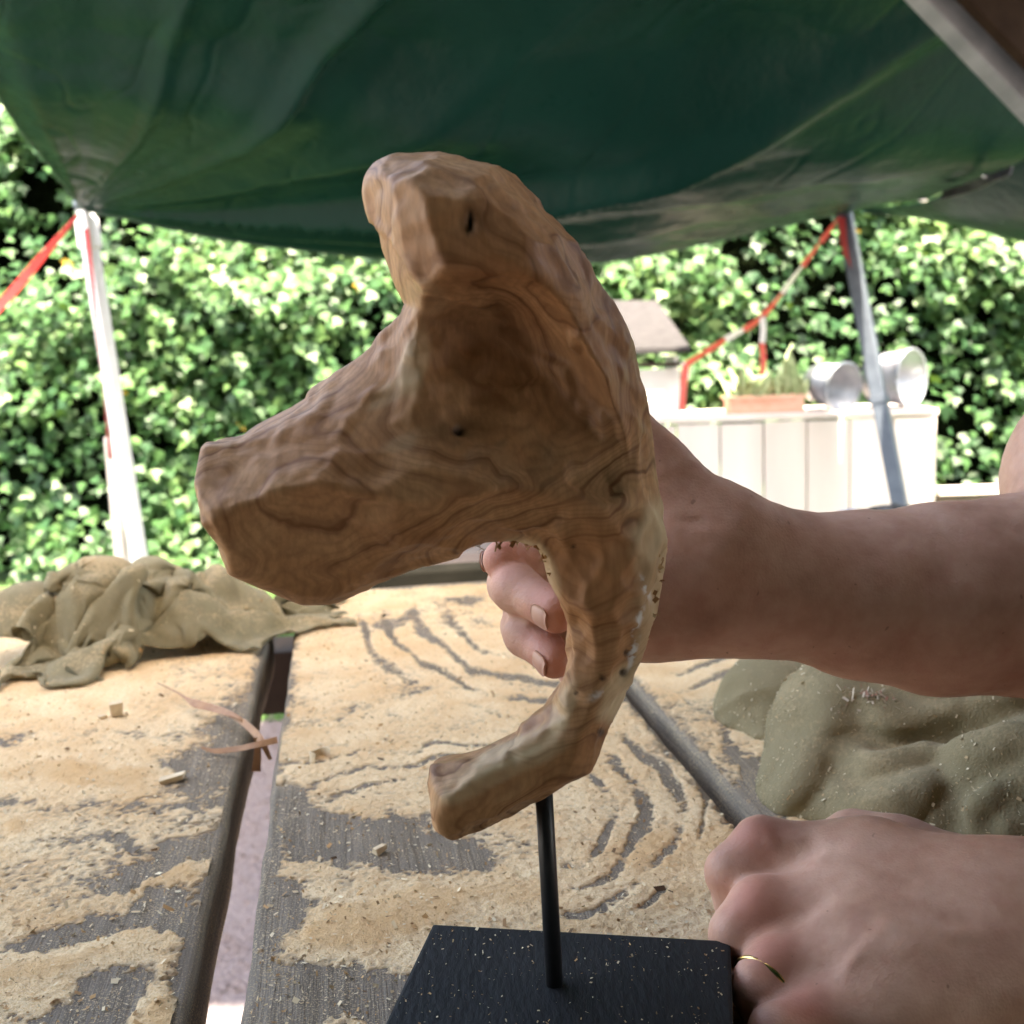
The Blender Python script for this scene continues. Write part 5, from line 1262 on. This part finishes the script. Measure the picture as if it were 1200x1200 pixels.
# ------------------------------------------------------------------ crumpled cloth: a flat sheet let fall in folds on the table
def crumple(W, H, nx, ny, start, colliders, frames=36, seed=5):
    sim = bpy.data.scenes.new('cloth_settling'); sim.frame_start = 1; sim.frame_end = frames + 5
    xs = np.linspace(-W / 2, W / 2, nx); ys = np.linspace(-H / 2, H / 2, ny)
    XX, YY = np.meshgrid(xs, ys); flatv = np.stack([XX, YY, np.zeros_like(XX)], -1).reshape(-1, 3)
    ii = np.arange((ny - 1) * (nx - 1)); r_, c_ = ii // (nx - 1), ii % (nx - 1)
    F = np.stack([r_ * nx + c_, r_ * nx + c_ + 1, (r_ + 1) * nx + c_ + 1, (r_ + 1) * nx + c_], -1)
    me = bpy.data.meshes.new('sheet'); me.from_pydata([tuple(v) for v in flatv], [], [tuple(f) for f in F]); me.update()
    o = bpy.data.objects.new('sheet', me); sim.collection.objects.link(o)
    o.shape_key_add(name='flat'); k = o.shape_key_add(name='gathered')
    g = start(flatv); k.data.foreach_set('co', g.astype(np.float32).ravel()); k.value = 1.0
    m = o.modifiers.new('cloth', 'CLOTH'); s = m.settings
    s.quality = 6; s.mass = 0.25; s.tension_stiffness = 18; s.compression_stiffness = 18; s.shear_stiffness = 8; s.bending_stiffness = 0.12
    s.tension_damping = 8; s.compression_damping = 8; s.shear_damping = 8; s.air_damping = 1
    s.rest_shape_key = o.data.shape_keys.key_blocks['flat']; s.use_dynamic_mesh = False
    cs = m.collision_settings; cs.use_self_collision = False; cs.distance_min = 0.003; cs.collision_quality = 3; cs.self_friction = 8
    m.point_cache.frame_start = 1; m.point_cache.frame_end = frames + 5
    for (V_, F_) in colliders:
        cm = bpy.data.meshes.new('floor_block'); cm.from_pydata([tuple(v) for v in V_], [], [tuple(f) for f in F_]); cm.update()
        co = bpy.data.objects.new('floor_block', cm); sim.collection.objects.link(co); c = co.modifiers.new('c', 'COLLISION')
        co.collision.thickness_outer = 0.003; co.collision.cloth_friction = 30
    dg = sim.view_layers[0].depsgraph
    for f in range(1, frames + 1): sim.frame_set(f)
    ev = o.evaluated_get(sim.view_layers[0].depsgraph); em = ev.to_mesh()
    out = np.zeros(len(em.vertices) * 3, np.float32); em.vertices.foreach_get('co', out); ev.to_mesh_clear()
    bpy.data.scenes.remove(sim); bpy.data.objects.remove(o)
    for b in [x for x in bpy.data.objects if x.name.startswith('floor_block')]: bpy.data.objects.remove(b)
    return out.reshape(-1, 3).astype(float), F
CL0, CL1 = TP(-40, 800), TP(385, 712)
cdir = CL1 - CL0; cdir[2] = 0; CLen = np.linalg.norm(cdir); cdir /= CLen; cprp = np.array([-cdir[1], cdir[0], 0])
ccen = (CL0 + CL1) / 2
def gathered(v):
    u = v[:, 0]; w = v[:, 1]; q = np.c_[u * 9, w * 9, np.zeros(len(v))]
    a = CLen * 0.98 * (u / 0.62) + 0.03 * fbm(q, 2, 601) ; b = 0.12 * (w / 0.52) * (1 - 0.45 * np.clip((u / 0.31), 0, 1) ) + 0.045 * fbm(q + 9, 2, 603)
    z = 0.085 + 0.030 * np.sin(w * 52 + 5 * fbm(q * .6, 2, 605) + u * 9) * (1 - 0.3 * np.clip(u / .31, 0, 1)) + 0.035 * fbm(q * 1.2 + 4, 2, 607) + 0.02 * np.sin(u * 38 + w * 10)
    return ccen[None] * np.array([1, 1, 0]) + np.outer(a, cdir) + np.outer(b, cprp) + np.outer(np.maximum(z, 0.006) + TOP, (0, 0, 1.0))
def lump(px, py, base_py, rx, ry, h):
    b = TP(px, base_py); n_, m_ = 18, 12; V_ = []; F_ = []
    for i in range(m_ + 1):
        a = math.pi * i / m_
        for k in range(n_):
            t = 2 * math.pi * k / n_; V_.append((b[0] + rx * math.sin(a) * math.cos(t), b[1] + ry * math.sin(a) * math.sin(t), TOP - 0.02 + (h + .02) * math.cos(a)))
    for i in range(m_):
        for k in range(n_): F_.append((i * n_ + k, (i + 1) * n_ + k, (i + 1) * n_ + (k + 1) % n_, i * n_ + (k + 1) % n_))
    return V_, F_
LUMPS = [lump(40, 750, 770, .045, .05, .060), lump(125, 740, 765, .05, .045, .078), lump(185, 720, 748, .03, .03, .070), lump(225, 740, 758, .035, .035, .044), lump(285, 725, 742, .035, .03, .040), lump(355, 715, 722, .025, .012, .014)]
blk = [np.array([sx * 1.5, sy * 1.5 + 1.0, TOP - (0.0 if sz else 0.2)]) for sz in (0, 1) for sx, sy in ((-1, -1), (1, -1), (1, 1), (-1, 1))]
bF = [(0, 3, 2, 1), (4, 5, 6, 7), (0, 1, 5, 4), (1, 2, 6, 5), (2, 3, 7, 6), (3, 0, 4, 7)]
CV, CF = crumple(0.62, 0.52, 96, 80, gathered, [(blk, bF)] + LUMPS, frames=22)

# settle the heap onto the planks
dzc = CV[:, 2].min() - (TOP + 0.0022); CV[:, 2] -= max(0.0, dzc)
cloth = mesh_obj('crumpled_cloth', CV, CF, MAT['olive'], smooth=True)
tag(cloth, 'crumpled olive canvas cloth heaped on the table by the white tent pole', 'cloth')
so = cloth.modifiers.new('thickness', 'SOLIDIFY'); so.thickness = 0.0016; so.offset = 1
sb = cloth.modifiers.new('smooth', 'SUBSURF'); sb.levels = 1; sb.render_levels = 1
NC = normals_of(CV, CF); pick = rng.choice(np.nonzero(np.abs(NC[:, 2]) > 0.2)[0], 900)
flakes('dust_flakes', CV[pick] + np.sign(NC[pick][:, 2:3]) * NC[pick] * 0.0022, NC[pick], 0.0014, None, cloth, elong=4)

# ------------------------------------------------------------------ shavings and chips on the planks
def tz(px, py, h): return TP(px, py, TOP + h)
sh1 = empty('wood_shaving', tz(265, 835, .002)); tag(sh1, 'long thin brown wood shaving hanging over the gap between the planks', 'wood shaving')
strip('curl', catmull([tz(184, 800, .004), tz(208, 812, .008), tz(228, 824, .010), tz(250, 830, .010), tz(272, 838, .012), tz(292, 852, .010), tz(306, 868, .008), tz(317, 890, -.004)], 30), np.interp(np.linspace(0, 1, 30), [0, .2, .3, .42, .6, .8, 1], [.0006, .0016, .0065, .0052, .0036, .0050, .0022]), MAT['shaving'], sh1, side=(0.6, 1, 0.5), thick=0.0005, twist=0.7)
strip('curl', catmull([tz(236, 876, .004), tz(252, 880, .0025), tz(275, 878, .004), tz(300, 873, .008), tz(325, 867, .010)], 20), np.interp(np.linspace(0, 1, 20), [0, .3, 1], [.0014, .0034, .0040]), MAT['shaving'], sh1, side=(0, 1, 0.8), thick=0.0005, twist=0.3)
strip('curl', catmull([tz(300, 864, .009), tz(302, 880, .0), tz(300, 904, -.012)], 10), np.interp(np.linspace(0, 1, 10), [0, 1], [.003, .0055]), MAT['shaving'], sh1, side=(1, 0.3, 0), thick=0.0006)
strip('curl', catmull([tz(262, 836, .010), tz(278, 840, .013), tz(288, 848, .010)], 8), .0025, MAT['shaving'], sh1, side=(0.4, 1, 0.3), thick=0.0005)
def chip(px, py, w, d, h, az, tilt, label):
    c = tz(px, py, h / 2 + 0.001); a = math.radians(az); X = np.array([math.cos(a), math.sin(a), 0]); Y = np.array([-math.sin(a), math.cos(a), 0]); Z = np.array([0, 0, 1.0])
    t = math.radians(tilt); X, Z = X * math.cos(t) + Z * math.sin(t), -X * math.sin(t) + Z * math.cos(t)
    bm = bmesh.new(); vs = bm_box(bm, c, (w, d, h), (X, Y, Z))
    for v in vs: v.co += Vector(rng.normal(0, 0.0005, 3))
    bm_obj('wood_chip', bm, MAT['chipwood'], bevel=0.0003, seg=1); o = COL.objects[-1]
    return tag(o, label, 'wood chip')
chip(136, 831, .0085, .006, .0095, 20, 4, 'upright pale wood chip on the sawdust in front of the crumpled cloth')
chip(202, 911, .014, .009, .0028, 12, 9, 'flat pale wood chip lying on the bare grey plank patch')
chip(445, 995, .006, .004, .003, 40, 12, 'tiny brown wood crumb on the dark bare wood of the middle plank')
chip(120, 840, .005, .003, .002, 60, 10, 'small splinter beside the upright wood chip')
strip_o = strip('curled_shaving', [tz(375, 886, .003) + np.array([math.cos(a) * .006, math.sin(a) * .006, .001 * math.sin(2 * a)]) for a in np.linspace(0.3, 4.4, 14)], .006, MAT['chipwood'], side=(0, 0, 1), thick=.0005)
tag(strip_o, 'pale curled wood shaving on the sawdust near the gap', 'wood shaving')
dark_cols = np.array([(0.10, 0.06, 0.035), (0.16, 0.10, 0.055), (0.24, 0.14, 0.07)])
nn_ = 260; ts = 0.36 + (t_end - 0.40) * rng.random(nn_); ss = np.where(rng.random(nn_) < .35, rng.uniform(e_l - .24, e_l - .02, nn_), rng.uniform(e_m + .02, e_r - .01, nn_))
pb = wpt(ss, ts, np.full_like(ss, TOP + 0.0022)); ok = ts < t_end_l - .02
flakes('bark_crumbs', pb[ok], np.tile((0, 0, 1.0), (ok.sum(), 1)), 0.0020, 'dark bark crumbs scattered over the sawdust', elong=2.5, cols=dark_cols)
